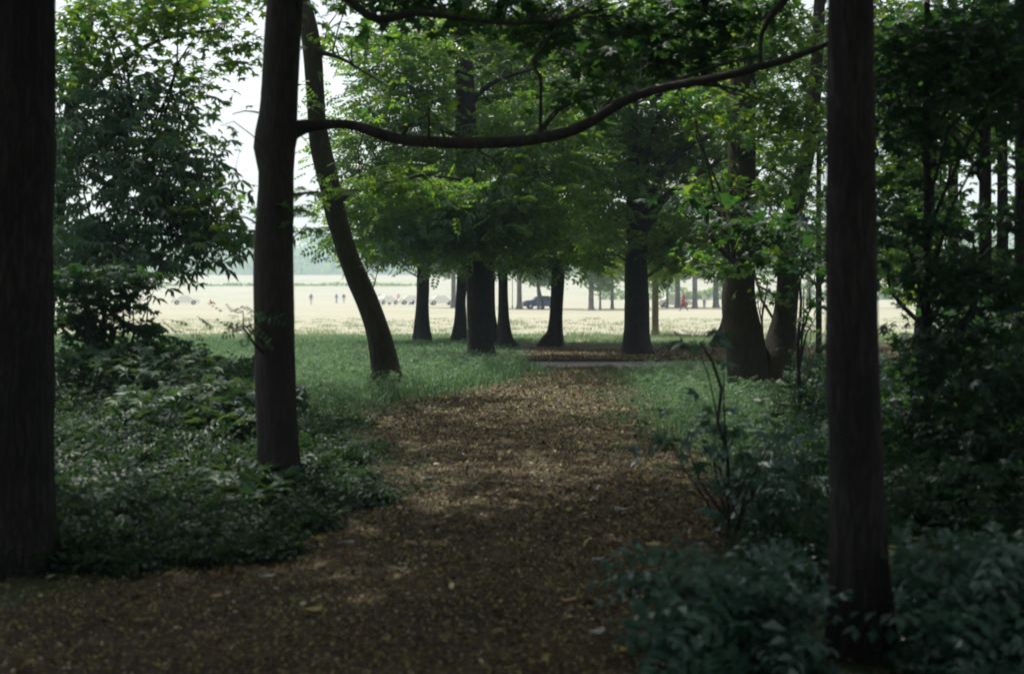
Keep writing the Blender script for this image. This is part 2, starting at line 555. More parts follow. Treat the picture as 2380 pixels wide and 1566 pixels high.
me = bpy.data.meshes.new('kerb'); kb.to_mesh(me); kb.free()
link_mesh('kerb', me, M['kerb'])['kind'] = 'structure'

def W(x, y):          # ground point seen at picture place
    d = EYE * F / (y - HY)
    return ((x - CX) / F * d, d)
left_edge = [(-3.9, -1), (-3.6, 3), W(0, 1560), W(60, 1400), W(330, 1330), W(640, 1290), W(790, 1215), W(850, 1150), W(850, 1090), W(800, 1010), W(850, 955), W(1010, 925), W(1200, 885), W(1250, 860), W(1255, 852.5)]
right_edge = [(2.6, -1), (2.2, 3), W(1750, 1560), W(1640, 1400), W(1640, 1330), W(1680, 1290), W(1720, 1215), W(1720, 1150), W(1640, 1090), W(1500, 1010), W(1480, 955), W(1470, 925), W(1450, 885), W(1420, 860), W(1440, 852.5)]
path = outline_sheet('path', left_edge, right_edge, .004, 'soil', 80)
LY = np.array([p[1] for p in left_edge]); LX = np.array([p[0] for p in left_edge])
RY = np.array([p[1] for p in right_edge]); RX = np.array([p[0] for p in right_edge])
def path_side(x, y):
    """signed distance outside the path: negative on it"""
    return np.maximum(np.interp(y, LY, LX) - x, x - np.interp(y, RY, RX))

# leaf litter: curled scraps in loose layers
def scatter_litter(name, xs, ys, smin, smax, zbase=0.005, seed=1):
    rng = np.random.default_rng(seed)
    n = len(xs)
    T = (np.array([(0, -.5, 0), (.32, 0, .12), (0, .55, .03), (-.3, .05, .1)]), np.array([(0, 1, 2), (0, 2, 3)]))
    pos = np.stack([xs, ys, zbase + rng.uniform(0, .018, n)], 1)
    up = np.tile([0, 0, 1.], (n, 1)) + rng.normal(size=(n, 3)) * .38
    return place(T, pos, rng.normal(size=(n, 3)), up, rng.uniform(smin, smax, n))
rng = np.random.default_rng(5)
VF = []
def litter_band(y0, y1, dens, s0, s1, x0, x1, z=.005, seed=0, side=None):
    A = (y1 - y0) * (x1 - x0); n = int(A * dens * 1.5); s0 *= .7; s1 *= .68
    xs = rng.uniform(x0, x1, n); ys = rng.uniform(y0, y1, n)
    if side is not None:
        ps = path_side(xs, ys)
        keep = ps < side * rng.uniform(-.4, 1.6, n)
        xs, ys = xs[keep], ys[keep]
    VF.append(scatter_litter('l', xs, ys, s0, s1, z, seed))
litter_band(6, 31, 9, .07, .12, -5, 5, z=.012, seed=11, side=.4)
litter_band(5.4, 9, 1500, .018, .042, -3.6, 3.0, seed=1, side=.5)
litter_band(9, 16, 800, .02, .055, -4, 4, seed=2, side=.5)
litter_band(16, 31.2, 330, .035, .08, -5, 5, seed=3, side=.5)
litter_band(33.7, 40, 110, .05, .11, .4, 14, z=.057, seed=4)
litter_band(17, 27, 60, .05, .09, 2, 9, seed=6)
V = np.vstack([v for v, f in VF]); off = 0; Fs = []
for v, f in VF: Fs.append(f + off); off += len(v)
lit = link_mesh('leaf_litter', np_mesh('leaf_litter', V, np.vstack(Fs)), M['litter'])
tag(lit, 'brown and yellowed leaf scraps strewn over the woodland path', 'leaf litter', kind='stuff')

# hill and far wood
hill = sheet('hill', np.linspace(-1400, 500, 60), np.linspace(760, 1500, 30),
             lambda X, Y: 8 + 62 * np.clip((Y - 760) / 740, 0, 1) ** .8 * (1.0 + .25 * np.sin(X / 170) + .12 * np.sin(X / 61 + 1)) * np.clip(1.2 - (X + 450) / 900, .35, 1.1), 'hill')
rng = np.random.default_rng(21)
n = 26000
m = 900
cx_ = rng.uniform(-900, 420, m); cy_ = rng.uniform(745, 1250, m)
cz_ = 8 + 62 * np.clip((cy_ - 760) / 740, 0, 1) ** .8 * .9
k = rng.integers(0, m, n)
pos = np.stack([cx_[k], cy_[k], cz_[k] + 5], 1) + rng.normal(size=(n, 3)) * [4.5, 3.5, 4.2]
V, Fc = place(T_MAPLE, pos, rng.normal(size=(n, 3)), rng.normal(size=(n, 3)) + [0, -.6, .6], rng.uniform(2, 4, n))
fw = link_mesh('far_woodland', np_mesh('far_woodland', V, Fc), M['leaf_far'])
tag(fw, 'hazy blue wooded hillside far beyond the bright meadow', 'woodland', kind='stuff')

# ================================================================== GRASS
def blades(n, xs, ys, h0, h1, w, rng, z=0.0, lean=.35):
    base = np.stack([xs, ys, np.full(n, 0.0) + z], 1)
    h = rng.uniform(h0, h1, n)
    a = rng.uniform(0, 2 * PI, n); side = np.stack([np.cos(a), np.sin(a), np.zeros(n)], 1) * (w * rng.uniform(.6, 1.4, n))[:, None] * .5
    b = rng.uniform(0, 2 * PI, n); ln = np.stack([np.cos(b), np.sin(b), np.zeros(n)], 1) * (h * rng.uniform(0, lean, n))[:, None]
    up = np.stack([np.zeros(n), np.zeros(n), h], 1)
    v0 = base - side; v1 = base + side
    v2 = base + ln * .35 + up * .6 + side * .8; v3 = base + ln * .35 + up * .6 - side * .8
    v4 = base + ln * 1.1 + up
    V = np.stack([v0, v1, v2, v3, v4], 1).reshape(-1, 3)
    f = np.array([(0, 1, 2), (0, 2, 3), (3, 2, 4)])
    Fc = (f[None] + (np.arange(n) * 5)[:, None, None]).reshape(-1, 3)
    return V, Fc

def grass_patch(name, n, region, h0, h1, w, seed, mat, label, z=0.0, clump=.45, lean=.7, head=1.0):
    rng = np.random.default_rng(seed)
    m = max(10, n // 22)
    cx, cy = region(m, rng)
    k = rng.integers(0, len(cx), n)
    xs = cx[k] + rng.normal(size=n) * clump * .5; ys = cy[k] + rng.normal(size=n) * clump * .5
    hh = (rng.uniform(.3, 1.25, len(cx)) * (.8 + .35 * np.sin(cx * 2.3 + cy) * np.sin(cy * 1.7)))[k]
    V, Fc = blades(n, xs, ys, h0, h1, w, rng, 0, lean)
    V = V.reshape(-1, 5, 3); V[:, :, 2] *= hh[:, None]; V[:, :, 2] += z
    tips = V[rng.choice(n, n // 3, replace=False), 4]; V = V.reshape(-1, 3)
    Th = (np.array([(0, -1., 0), (.28, 0, .05), (0, 1., 0), (-.28, 0, .05)]), np.array([(0, 1, 2), (0, 2, 3)]))
    V2, F2 = place(Th, tips, rng.normal(size=(len(tips), 3)) * [.6, .6, 1] , rng.normal(size=(len(tips), 3)) + [0, -.5, .5], w * head * rng.uniform(1., 2.4, len(tips)))
    Fc = np.vstack([Fc, F2 + len(V)]); V = np.vstack([V, V2])
    o = link_mesh(name, np_mesh(name, V, Fc), M[mat])
    return tag(o, label, 'grass', kind='stuff')

def reg_left(m, rng):
    xs = rng.uniform(-13, 1.2, m * 3); d = rng.uniform(0, 1, m * 3) ** .75; ys = 15.5 + d * 15.8
    ps = path_side(xs, ys); keep = (ps > .15 * rng.uniform(0, 4, m * 3)) & (xs < 0.6)
    return xs[keep][:m], ys[keep][:m]
def reg_left_far(m, rng):
    xs = rng.uniform(-18, .3, m * 2); ys = rng.uniform(31.2, 50, m * 2)
    keep = xs < .2 - (ys > 34) * rng.uniform(-.2, 1.6, m * 2) 
    keep |= ys > 44.5
    return xs[keep][:m], ys[keep][:m]
def reg_right(m, rng):
    xs = rng.uniform(1.0, 9, m * 3); ys = rng.uniform(13, 31.2, m * 3)
    ps = path_side(xs, ys); keep = (ps > .15 * rng.uniform(0, 5, m * 3))
    keep &= (ys < 29.0) | (xs > 5.2)
    keep &= (((xs - 4.6) / 1.3) ** 2 + ((ys - 23.5) / 1.5) ** 2) > 1
    return xs[keep][:m], ys[keep][:m]
def reg_edge(m, rng):
    xs = rng.uniform(-22, 24, m); ys = 43.5 + 12 * rng.uniform(0, 1, m) ** 1.2
    return xs, ys
def reg_meadow(m, rng):
    ys = 48 + 45 * rng.uniform(0, 1, m) ** 2.2; xs = rng.uniform(-.38, .38, m) * ys
    return xs, ys
grass_patch('grass', 70000, reg_left, .14, .36, .017, 31, 'grass', 'tall soft green grass to the left of the woodland path')
grass_patch('grass', 60000, reg_left_far, .09, .2, .024, 32, 'grass', 'grass beyond the road around the left group of dark trunks')
grass_patch('grass', 52000, reg_right, .08, .24, .015, 33, 'grass', 'short shaded grass to the right of the woodland path')
grass_patch('grass', 52000, reg_edge, .06, .16, .024, 34, 'grass', 'grass strip where the shade of the trees meets the meadow', head=.45)
grass_patch('grass', 52000, reg_meadow, .07, .16, .022, 35, 'grass_dry', 'pale sunlit hay grass at the near side of the meadow', head=.05)

# ================================================================== TREES
def upper(x, y, z, rx, ry, rz, n, size=.42, tpl=None, leaf='leaf_shade'):  # crown mass above the view, added to shade what lies below
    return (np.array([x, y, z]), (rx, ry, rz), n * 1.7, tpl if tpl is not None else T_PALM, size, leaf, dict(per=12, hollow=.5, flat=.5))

# --- F1: dark trunk at the left edge
t = trunk_from_px([(1322, -75, 142), (1240, -70, 130), (1100, -66, 125), (900, -64, 119), (700, -62, 116), (400, -60, 120), (0, -58, 126), (-300, -55, 128)], 8.3)
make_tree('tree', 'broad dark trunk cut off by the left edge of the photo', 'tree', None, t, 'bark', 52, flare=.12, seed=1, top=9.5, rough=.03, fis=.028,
          blobs=[upper(-3.4, 6.5, 8.3, 4.2, 5, 2.2, 2200), upper(-5.0, 9.8, 8.4, 3.6, 4.2, 1.8, 1500)], twig=True)

# --- F2: near trunk with the long sagging bough
t = trunk_from_px([(1155, 622, 712), (1120, 606, 702), (1000, 598, 692), (900, 594, 688), (800, 592, 684), (740, 590, 684), (600, 588, 682), (480, 597, 683), (400, 601, 683), (345, 590, 687), (310, 594, 694), (270, 602, 692), (200, 608, 694), (100, 614, 698), (0, 621, 702), (-200, 640, 700)], 11.6)
bough = L_px([(650, 325, 40, 11.6), (690, 298, 40, 11.6), (730, 290, 27, 11.6), (780, 288, 22, 11.5), (820, 291, 22, 11.5), (870, 307, 24, 11.4), (920, 322, 24, 11.4), (980, 329, 25, 11.3), (1080, 332, 27, 11.2), (1180, 330, 26, 11.1), (1260, 320, 26, 11), (1330, 303, 26, 10.9), (1385, 276, 25, 10.8), (1450, 235, 25, 10.7), (1530, 208, 23, 10.6), (1620, 190, 21, 10.5), (1700, 173, 20, 10.4), (1780, 152, 19, 10.4), (1850, 131, 17, 10.3), (1930, 98, 14, 10.2), (2010, 60, 10, 10.1)])
twig1 = L_px([(1257, 316, 9, 11), (1256, 280, 8, 11), (1257, 230, 8, 11), (1256, 180, 8, 11), (1243, 160, 7, 11), (1240, 140, 7, 11), (1262, 110, 6, 11), (1300, 60, 5, 11), (1360, 10, 4, 11)])
twig2 = L_px([(1768, 155, 8, 10.4), (1767, 120, 9, 10.4), (1771, 80, 11, 10.4), (1790, 40, 16, 10.3), (1820, 5, 20, 10.3), (1870, -60, 22, 10.2)])
twig3 = L_px([(650, -60, 30, 11.6), (730, -40, 26, 11.6), (800, -8, 22, 11.6), (860, 38, 20, 11.6), (905, 44, 18, 11.6), (970, 30, 15, 11.6), (1060, 42, 11, 11.7), (1200, 55, 8, 11.8), (1350, 40, 6, 12)])
twig4 = L_px([(1500, 214, 10, 10.7), (1590, 180, 9, 10.7), (1680, 150, 7, 10.8), (1770, 128, 5, 10.9)])
twig5 = L_px([(1600, 195, 8, 10.5), (1700, 205, 6, 10.5), (1760, 230, 4, 10.5)])
twig6 = L_px([(610, 530, 6, 11.6), (570, 505, 4, 11.4), (540, 515, 3, 11.3)])
twig7 = L_px([(682, 452, 8, 11.6), (710, 449, 7, 11.9), (740, 445, 4, 12.1)])
twig8 = L_px([(600, 262, 5, 11.6), (570, 258, 3, 11.5), (540, 266, 2, 11.4)])
stub1 = L_px([(935, 318, 10, 11.4), (945, 300, 8, 11.3), (962, 284, 5, 11.2), (990, 270, 3, 11.2)])
stub2 = L_px([(1105, 340, 8, 11.2), (1120, 356, 6, 11.1), (1150, 372, 4, 11), (1175, 398, 2, 11)])
stub3 = L_px([(1395, 270, 11, 10.8), (1402, 250, 8, 10.8), (1425, 222, 5, 10.7), (1440, 180, 3, 10.7)])
stub4 = L_px([(1660, 190, 9, 10.5), (1690, 212, 6, 10.4), (1735, 226, 4, 10.3), (1790, 262, 2, 10.2)])
f2b = [B(990, 262, 26, 12, 11.2, 14, T_MAPLE, .12), B(1180, 398, 22, 14, 11, 10, T_MAPLE, .12), upper(-1.7, 11.5, 9.2, 4.6, 5, 2.6, 2700, .4),
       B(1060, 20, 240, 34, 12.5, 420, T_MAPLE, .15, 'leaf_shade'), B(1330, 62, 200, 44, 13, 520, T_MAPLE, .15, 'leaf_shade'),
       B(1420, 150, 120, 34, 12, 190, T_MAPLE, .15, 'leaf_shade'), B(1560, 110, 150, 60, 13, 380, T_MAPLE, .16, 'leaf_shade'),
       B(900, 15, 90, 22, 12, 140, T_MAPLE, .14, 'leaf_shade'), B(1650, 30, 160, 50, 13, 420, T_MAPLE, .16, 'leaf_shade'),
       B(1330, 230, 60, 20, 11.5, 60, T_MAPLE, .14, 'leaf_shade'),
       B(545, 310, 26, 20, 11.4, 14, T_MAPLE, .12), B(556, 440, 20, 14, 11.4, 9, T_MAPLE, .13), B(700, 480, 26, 40, 12, 40, T_MAPLE, .11), B(715, 530, 24, 20, 12, 20, T_MAPLE, .12),
       B(565, 760, 20, 60, 11.3, 26, T_SPRIG, .12, 'leaf_under'), B(560, 720, 12, 40, 11.3, 14, T_SPRIG, .12, 'leaf_under'), B(700, 15, 40, 20, 12, 24, T_MAPLE, .12)]
make_tree('tree', 'near trunk with a knot and one long bough sagging across the view', 'tree', None, t, 'bark_smooth', 40, limbs=[bough, stub1, stub2, stub3, stub4, twig1, twig2, twig3, twig4, twig5, twig6, twig7, twig8],
          blobs=f2b, flare=.16, seed=2, top=10, rough=.022, fis=.014)

# --- F4: dark slim trunk on the right
t = trunk_from_px([(1535, 1925, 2085), (1400, 1930, 2068), (1250, 1932, 2058), (1100, 1930, 2050), (800, 1921, 2040), (400, 1921, 2036), (0, 1925, 2031), (-300, 1930, 2028)], 6.3)
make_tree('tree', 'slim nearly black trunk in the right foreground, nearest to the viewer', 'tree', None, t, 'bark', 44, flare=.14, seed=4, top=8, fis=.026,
          blobs=[upper(2.4, 5.0, 7.8, 4.0, 4.6, 1.8, 1100)], twig=True, rough=.02)

# --- F3: leaning trunk
t = trunk_from_px([(908, 868, 936), (880, 866, 933), (820, 859, 921), (760, 848, 903), (700, 828, 880), (640, 802, 853), (600, 787, 835), (540, 768, 815), (500, 756, 805), (440, 744, 792), (400, 734, 784), (340, 721, 768), (280, 716, 757), (200, 711, 753), (120, 704, 747), (60, 697, 737), (0, 688, 720), (-80, 670, 700)], 23.6)
lb = L_px([(785, 470, 16, 23.5), (810, 452, 11, 23.3), (840, 432, 10, 23.2), (860, 424, 10, 23.1), (930, 421, 9, 23), (985, 406, 8, 23), (1040, 413, 6, 23), (1100, 420, 4, 23)])
lb2 = L_px([(735, 120, 16, 23.5), (790, 135, 8, 23.4), (850, 170, 5, 23.2), (900, 200, 3, 23)])
make_tree('tree', 'leaning mossy trunk curving up to the left behind the near trunk', 'tree', None, t, 'bark_moss', 24, limbs=[lb, lb2], flare=.28, flare_h=.5, seed=3, top=13,
          blobs=[upper(-4.0, 22, 12.0, 4.2, 5, 2.6, 1100), B(900, 440, 90, 40, 23, 190, T_PINN, .26), B(1000, 430, 70, 30, 23, 120, T_PINN, .26),
                 B(733, 230, 20, 30, 23.2, 30, T_SPRIG, .2), B(790, 120, 30, 50, 23.5, 34, T_MAPLE, .16), B(850, 120, 50, 50, 23.5, 110, T_MAPLE, .16), B(880, 230, 20, 60, 23.5, 70, T_MAPLE, .16),
                 B(780, 20, 60, 30, 23.5, 60, T_MAPLE, .17), B(880, 620, 14, 6, 23, 6, T_SPRIG, .2)], rough=.03, fis=.025)

# --- L1: chestnut at the left
t = trunk_from_px([(905, 60, 120), (700, 85, 130), (500, 110, 150), (300, 142, 175), (150, 170, 198), (0, 205, 228), (-100, 225, 245)], 22)
lL = [L_px([(130, 420, 26, 22), (230, 330, 18, 21.5), (330, 300, 12, 21), (420, 330, 8, 21)]), L_px([(165, 250, 20, 22), (260, 160, 14, 22), (380, 90, 9, 22), (520, 70, 6, 22)]),
      L_px([(120, 560, 22, 21.8), (230, 540, 14, 21), (350, 540, 10, 20.5), (470, 560, 7, 20.3)])]
bl = []
for a in [(230, 320, 110, 70, 21, 330), (330, 360, 110, 60, 20.8, 300), (180, 420, 90, 70, 20.6, 260), (340, 450, 110, 60, 20.8, 300), (420, 500, 90, 50, 20.6, 240), (270, 520, 130, 50, 20.5, 320), (480, 550, 75, 35, 20.6, 150), (420, 590, 110, 30, 20.5, 170), (200, 580, 100, 50, 20.5, 260), (310, 260, 90, 40, 21, 130), (440, 420, 50, 50, 21, 80), (500, 500, 40, 30, 21, 50)]:
    bl.append(B(*a[:4], a[4], a[5] * .6, T_PALM5, .32, 'leaf_blue'))
for a in [(200, 60, 110, 90, 21, 200), (330, 60, 130, 60, 21.5, 240), (450, 130, 70, 70, 22, 110), (250, 180, 110, 50, 21, 120), (400, 230, 80, 40, 21.5, 60), (540, 60, 80, 70, 22, 170), (560, 130, 40, 50, 22, 70), (500, 20, 90, 20, 22, 90), (160, 180, 60, 80, 21, 110), (440, 300, 40, 60, 21.5, 60), (470, 410, 30, 30, 21.5, 40)]:
    bl.append(B(*a[:4], a[4], a[5], T_MAPLE, .19, 'leaf_mid', per=10))
for a in [(170, 300, 90, 120, 20.5, 260), (240, 250, 120, 60, 20.6, 200), (390, 400, 90, 60, 20.4, 160), (300, 590, 130, 40, 20, 220), (180, 640, 90, 60, 20, 200)]:
    bl.append(B(*a[:5], a[5] * .6, T_PALM5, .34, 'leaf_blue'))
for a in [(300, 20, 160, 40, 20.5, 260), (170, 110, 70, 90, 20.5, 200), (420, 30, 110, 40, 20.5, 160), (500, 560, 60, 24, 20, 70), (540, 505, 26, 14, 19.6, 14), (330, 150, 90, 40, 21, 100), (470, 200, 60, 30, 21.5, 60), (400, 330, 70, 40, 20.5, 110), (480, 480, 60, 40, 20, 110)]:
    bl.append(B(*a, T_MAPLE, .2, 'leaf_mid', per=10))

make_tree('chestnut_tree', 'chestnut tree with drooping blue green leaves hanging over the left of the meadow', 'tree', None, t, 'bark', 16, limbs=lL, blobs=bl, seed=6, top=12, flare=.3)

# --- mid trees in the middle (silhouettes)
g_mid = 'dark trunks at the edge of the meadow'
def midtree(label, rows, d, seed, blobs, stems=(), limbs=(), flare=.35, top=13, upb=None, bark='bark', flare_h=.5, rough=.035, base_z=None, more=()):
    t = trunk_from_px(rows, d)
    zb = t[0][2] if base_z is None else base_z
    bl = list(blobs) + [B(*q[:5], q[5] * .7) for q in more]
    if upb: bl.append(upb)
    return make_tree('tree', label, 'tree', g_mid, t, bark, 20, stems, limbs, bl, flare=flare * 1.5, seed=seed, top=top, fis=.02, flare_h=flare_h * 2.0, rough=rough, base_z=max(0, min(.1, zb)))

midtree('straight trunk with a swollen left foot, leftmost of the dark group behind the grass', [(798, 958, 1008), (775, 962, 1002), (740, 965, 998), (700, 968, 997), (650, 969, 998), (600, 970, 998), (500, 972, 998), (400, 975, 996), (200, 980, 996)], 46.5, 11,
        [B(960, 575, 75, 32, 45, 300), B(900, 560, 70, 50, 45, 320), B(870, 600, 46, 26, 45, 110), B(1010, 560, 60, 40, 45, 200), B(950, 480, 110, 60, 46, 420), B(985, 600, 60, 14, 44, 80, T_PALM5, .34, 'leaf_blue')],
        flare=.2, more=[(960, 430, 110, 120, 47.5, 700), (960, 250, 110, 110, 48, 620), (990, 100, 130, 100, 48, 620), (900, 500, 70, 70, 46, 260)])
midtree('slanting slim trunk pressed close to the left of the thick central trunk', [(798, 1047, 1082), (770, 1052, 1083), (740, 1056, 1084), (700, 1059, 1082), (640, 1062, 1088), (560, 1066, 1092), (480, 1070, 1094), (300, 1075, 1094)], 46.5, 12,
        [B(1060, 600, 60, 24, 45, 160), B(1050, 400, 100, 70, 46, 380), B(1080, 500, 90, 60, 46, 300)], flare=.25, more=[(1110, 330, 120, 110, 48.5, 700), (1110, 520, 110, 70, 48.5, 520), (1130, 160, 130, 110, 49, 700)])
midtree('thick central trunk bending left as it rises, nearest of the dark group', [(835, 1083, 1153), (810, 1086, 1148), (760, 1086, 1147), (700, 1085, 1146), (620, 1084, 1146), (560, 1080, 1142), (500, 1073, 1132), (440, 1063, 1112), (400, 1061, 1107), (330, 1059, 1110), (250, 1058, 1106), (170, 1057, 1100), (80, 1056, 1094), (0, 1056, 1090), (-60, 1056, 1085)], 34.8, 13,
        [B(930, 240, 80, 90, 34, 460), B(880, 310, 60, 60, 34, 230), B(880, 450, 80, 70, 34, 400), B(960, 500, 110, 60, 33.5, 520), B(1000, 390, 70, 60, 34, 260), B(1140, 300, 60, 110, 37.5, 360),
         B(1160, 460, 110, 60, 33, 560), B(1230, 380, 110, 60, 33.5, 480), B(1100, 560, 80, 30, 33.6, 260), B(1030, 540, 100, 40, 33, 360, T_PALM5, .32, 'leaf_blue'), B(1200, 530, 110, 40, 33, 420), B(940, 130, 90, 70, 34, 430), B(1060, 80, 120, 70, 37, 520), B(1200, 180, 100, 90, 37, 560), B(1260, 280, 90, 70, 34, 360), B(800, 350, 30, 20, 34, 30), B(820, 560, 40, 40, 34, 110)],
        limbs=[L_px([(1085, 330, 16, 34.8), (1000, 290, 11, 34.3), (920, 300, 7, 34)]), L_px([(1090, 480, 18, 34.8), (1170, 430, 12, 34), (1250, 400, 8, 33.6)]), L_px([(1080, 250, 16, 34.8), (1150, 190, 11, 34.6), (1240, 160, 7, 34.5)])],
        flare=.12, upb=upper(-1.2, 34, 13.4, 4.0, 4, 2.6, 900))
p0 = P(1150, 795, 43)
midtree('two stemmed trunk joined low down, just right of the thick central trunk', [(808, 1146, 1200), (790, 1152, 1192), (770, 1156, 1188), (740, 1158, 1184), (700, 1158, 1181), (640, 1158, 1180), (560, 1157, 1180), (400, 1157, 1178)], 42.6, 14,
        [B(1180, 600, 60, 26, 42, 160), B(1200, 540, 80, 50, 42, 300), B(1160, 380, 90, 60, 43, 300), B(1230, 600, 60, 26, 42, 160)],
        stems=[L_px([(812, 812, 40, 42.8)]) if False else L_px([(1163, 806, 42, 42.7), (1150, 780, 26, 42.7), (1143, 740, 20, 42.7), (1141, 680, 19, 42.7), (1142, 600, 18, 42.7), (1143, 480, 17, 42.7)])],
        flare=.45, flare_h=.45, more=[(1230, 470, 110, 100, 46, 620), (1190, 250, 110, 120, 47, 800), (1290, 200, 110, 120, 48, 700), (1230, 100, 130, 110, 47, 620), (1200, 605, 60, 24, 44, 140)])
midtree('trunk leaning right with a long root flare to the left', [(808, 1262, 1310), (800, 1266, 1309), (780, 1272, 1308), (750, 1277, 1307), (720, 1279, 1308), (660, 1281, 1311), (600, 1284, 1314), (500, 1290, 1318), (350, 1298, 1322)], 42.6, 15,
        [B(1280, 560, 100, 40, 41.5, 430), B(1340, 580, 60, 34, 41, 190), B(1330, 500, 90, 60, 42, 440), B(1250, 480, 80, 60, 42, 340), B(1310, 380, 110, 80, 42, 480), B(1330, 250, 110, 90, 42, 480), B(1370, 600, 30, 20, 41, 50)],
        flare=.35, stems=[], limbs=[L_px([(1249, 806, 10, 42.5), (1262, 797, 20, 42.5), (1276, 784, 24, 42.5), (1290, 768, 20, 42.6)])], more=[(1370, 420, 120, 110, 46, 700), (1390, 240, 120, 110, 46, 700), (1370, 90, 130, 110, 47, 700), (1270, 590, 90, 30, 42, 260), (1360, 540, 70, 50, 44, 260)])
midtree('stout black trunk forking in two below the leaves, standing on bare earth beyond the road', [(828, 1443, 1514), (815, 1448, 1510), (790, 1450, 1508), (750, 1452, 1508), (700, 1452, 1508), (640, 1451, 1505), (600, 1453, 1503), (560, 1455, 1507), (520, 1455, 1510), (490, 1455, 1496), (440, 1456, 1488), (380, 1460, 1485), (250, 1464, 1482), (100, 1466, 1478)], 36.6, 16,
        [B(1450, 350, 110, 70, 38.4, 480), B(1400, 430, 90, 70, 36, 430), B(1600, 380, 90, 50, 37.5, 320), B(1620, 540, 60, 50, 38.5, 260), B(1600, 590, 60, 30, 37, 130), B(1420, 560, 40, 40, 36, 110), B(1560, 280, 110, 70, 38, 460), B(1420, 250, 110, 80, 36, 480), B(1500, 170, 130, 70, 36.5, 560), B(1620, 200, 110, 90, 36, 480), B(1400, 80, 130, 70, 37, 520), B(1620, 80, 130, 80, 37, 520)],
        limbs=[L_px([(1484, 545, 40, 36.6), (1505, 505, 34, 36.4), (1535, 470, 24, 36), (1580, 436, 18, 35.6), (1640, 396, 12, 35.2), (1690, 360, 8, 35)]), L_px([(1490, 520, 26, 36.6), (1512, 455, 20, 36.2), (1540, 400, 16, 36), (1590, 350, 12, 35.8), (1660, 310, 8, 35.5)]), L_px([(1478, 500, 20, 36.6), (1500, 420, 15, 36.3), (1510, 330, 11, 36.2), (1540, 250, 8, 36)])],
        flare=.22, upb=upper(4.2, 35, 13.4, 4.0, 4, 2.6, 900), base_z=.1, more=[(1530, 420, 130, 90, 39.5, 560), (1560, 250, 130, 110, 39, 700), (1540, 90, 130, 100, 39, 700), (1590, 540, 90, 60, 38, 420), (1410, 500, 50, 60, 38, 160), (1330, 600, 50, 26, 36, 50)])
midtree('trunk mostly hidden behind the great twin stemmed tree, its left root showing', [(809, 1662, 1745), (795, 1666, 1740), (760, 1676, 1738), (700, 1684, 1732), (600, 1682, 1728), (400, 1684, 1722)], 42, 17,
        [B(1680, 560, 80, 50, 41, 260), B(1640, 480, 80, 60, 41, 280), B(1660, 620, 30, 16, 40, 30)], flare=.3, more=[(1680, 420, 120, 110, 44, 700), (1700, 220, 120, 120, 44, 700), (1700, 60, 120, 90, 44, 500), (1800, 560, 100, 70, 44, 420), (1850, 380, 90, 110, 44, 500), (1860, 180, 90, 120, 44, 500)])

# --- great twin stemmed tree on the right (d 24)
t = trunk_from_px([(908, 1688, 1800), (880, 1690, 1792), (840, 1688, 1784), (800, 1684, 1778), (760, 1680, 1768), (700, 1677, 1757), (640, 1682, 1755), (560, 1686, 1756), (480, 1690, 1756), (380, 1692, 1756), (250, 1696, 1757), (120, 1700, 1758), (0, 1702, 1756), (-100, 1704, 1752)], 24)
st = L_px([(1795, 912, 110, 24.1), (1800, 880, 100, 24.1), (1806, 840, 84, 24.1), (1815, 790, 70, 24.2), (1824, 740, 58, 24.2), (1830, 680, 52, 24.2), (1832, 600, 46, 24.2), (1840, 520, 44, 24.2), (1858, 430, 40, 24.3), (1878, 350, 34, 24.3), (1895, 200, 30, 24.4), (1905, 0, 26, 24.5)])
bl = []
for a in [(1800, 480, 70, 60, 22.5, 110), (1790, 600, 60, 40, 23, 90), (1660, 440, 70, 50, 22.5, 160), (1640, 560, 50, 36, 23, 80), (1790, 350, 80, 60, 22.6, 170), (1690, 300, 90, 50, 22, 200), (1830, 220, 90, 80, 23, 420), (1800, 90, 100, 80, 23, 460), (1860, 320, 60, 70, 23.5, 200), (1700, 200, 110, 90, 25.5, 420), (1780, 420, 110, 90, 26, 380), (1770, 600, 90, 40, 26, 140), (1650, 620, 36, 18, 22.5, 40), (1880, 560, 50, 60, 22.5, 110), (1870, 420, 40, 50, 23, 90), (1600, 240, 80, 50, 22, 190), (1790, 690, 26, 20, 23.3, 22), (1700, 640, 40, 14, 22, 30)]:
    bl.append(B(*a, T_MAPLE, .19))
for a in [(1720, 545, 100, 20, 15.5, 60), (1640, 470, 80, 18, 15.5, 46), (1780, 520, 90, 20, 15, 60), (1830, 620, 70, 20, 15, 46)]:
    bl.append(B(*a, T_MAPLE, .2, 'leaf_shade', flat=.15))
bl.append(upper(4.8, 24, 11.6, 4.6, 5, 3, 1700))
make_tree('tree', 'great twin stemmed tree with moss between its stems, right of the path', 'tree', None, t, 'bark_moss', 30, stems=[st], blobs=bl, flare=.1, seed=18, top=12.5, rough=.025, fis=.02,
          limbs=[L_px([(1740, 640, 16, 24), (1660, 560, 12, 20), (1640, 480, 8, 16)])])

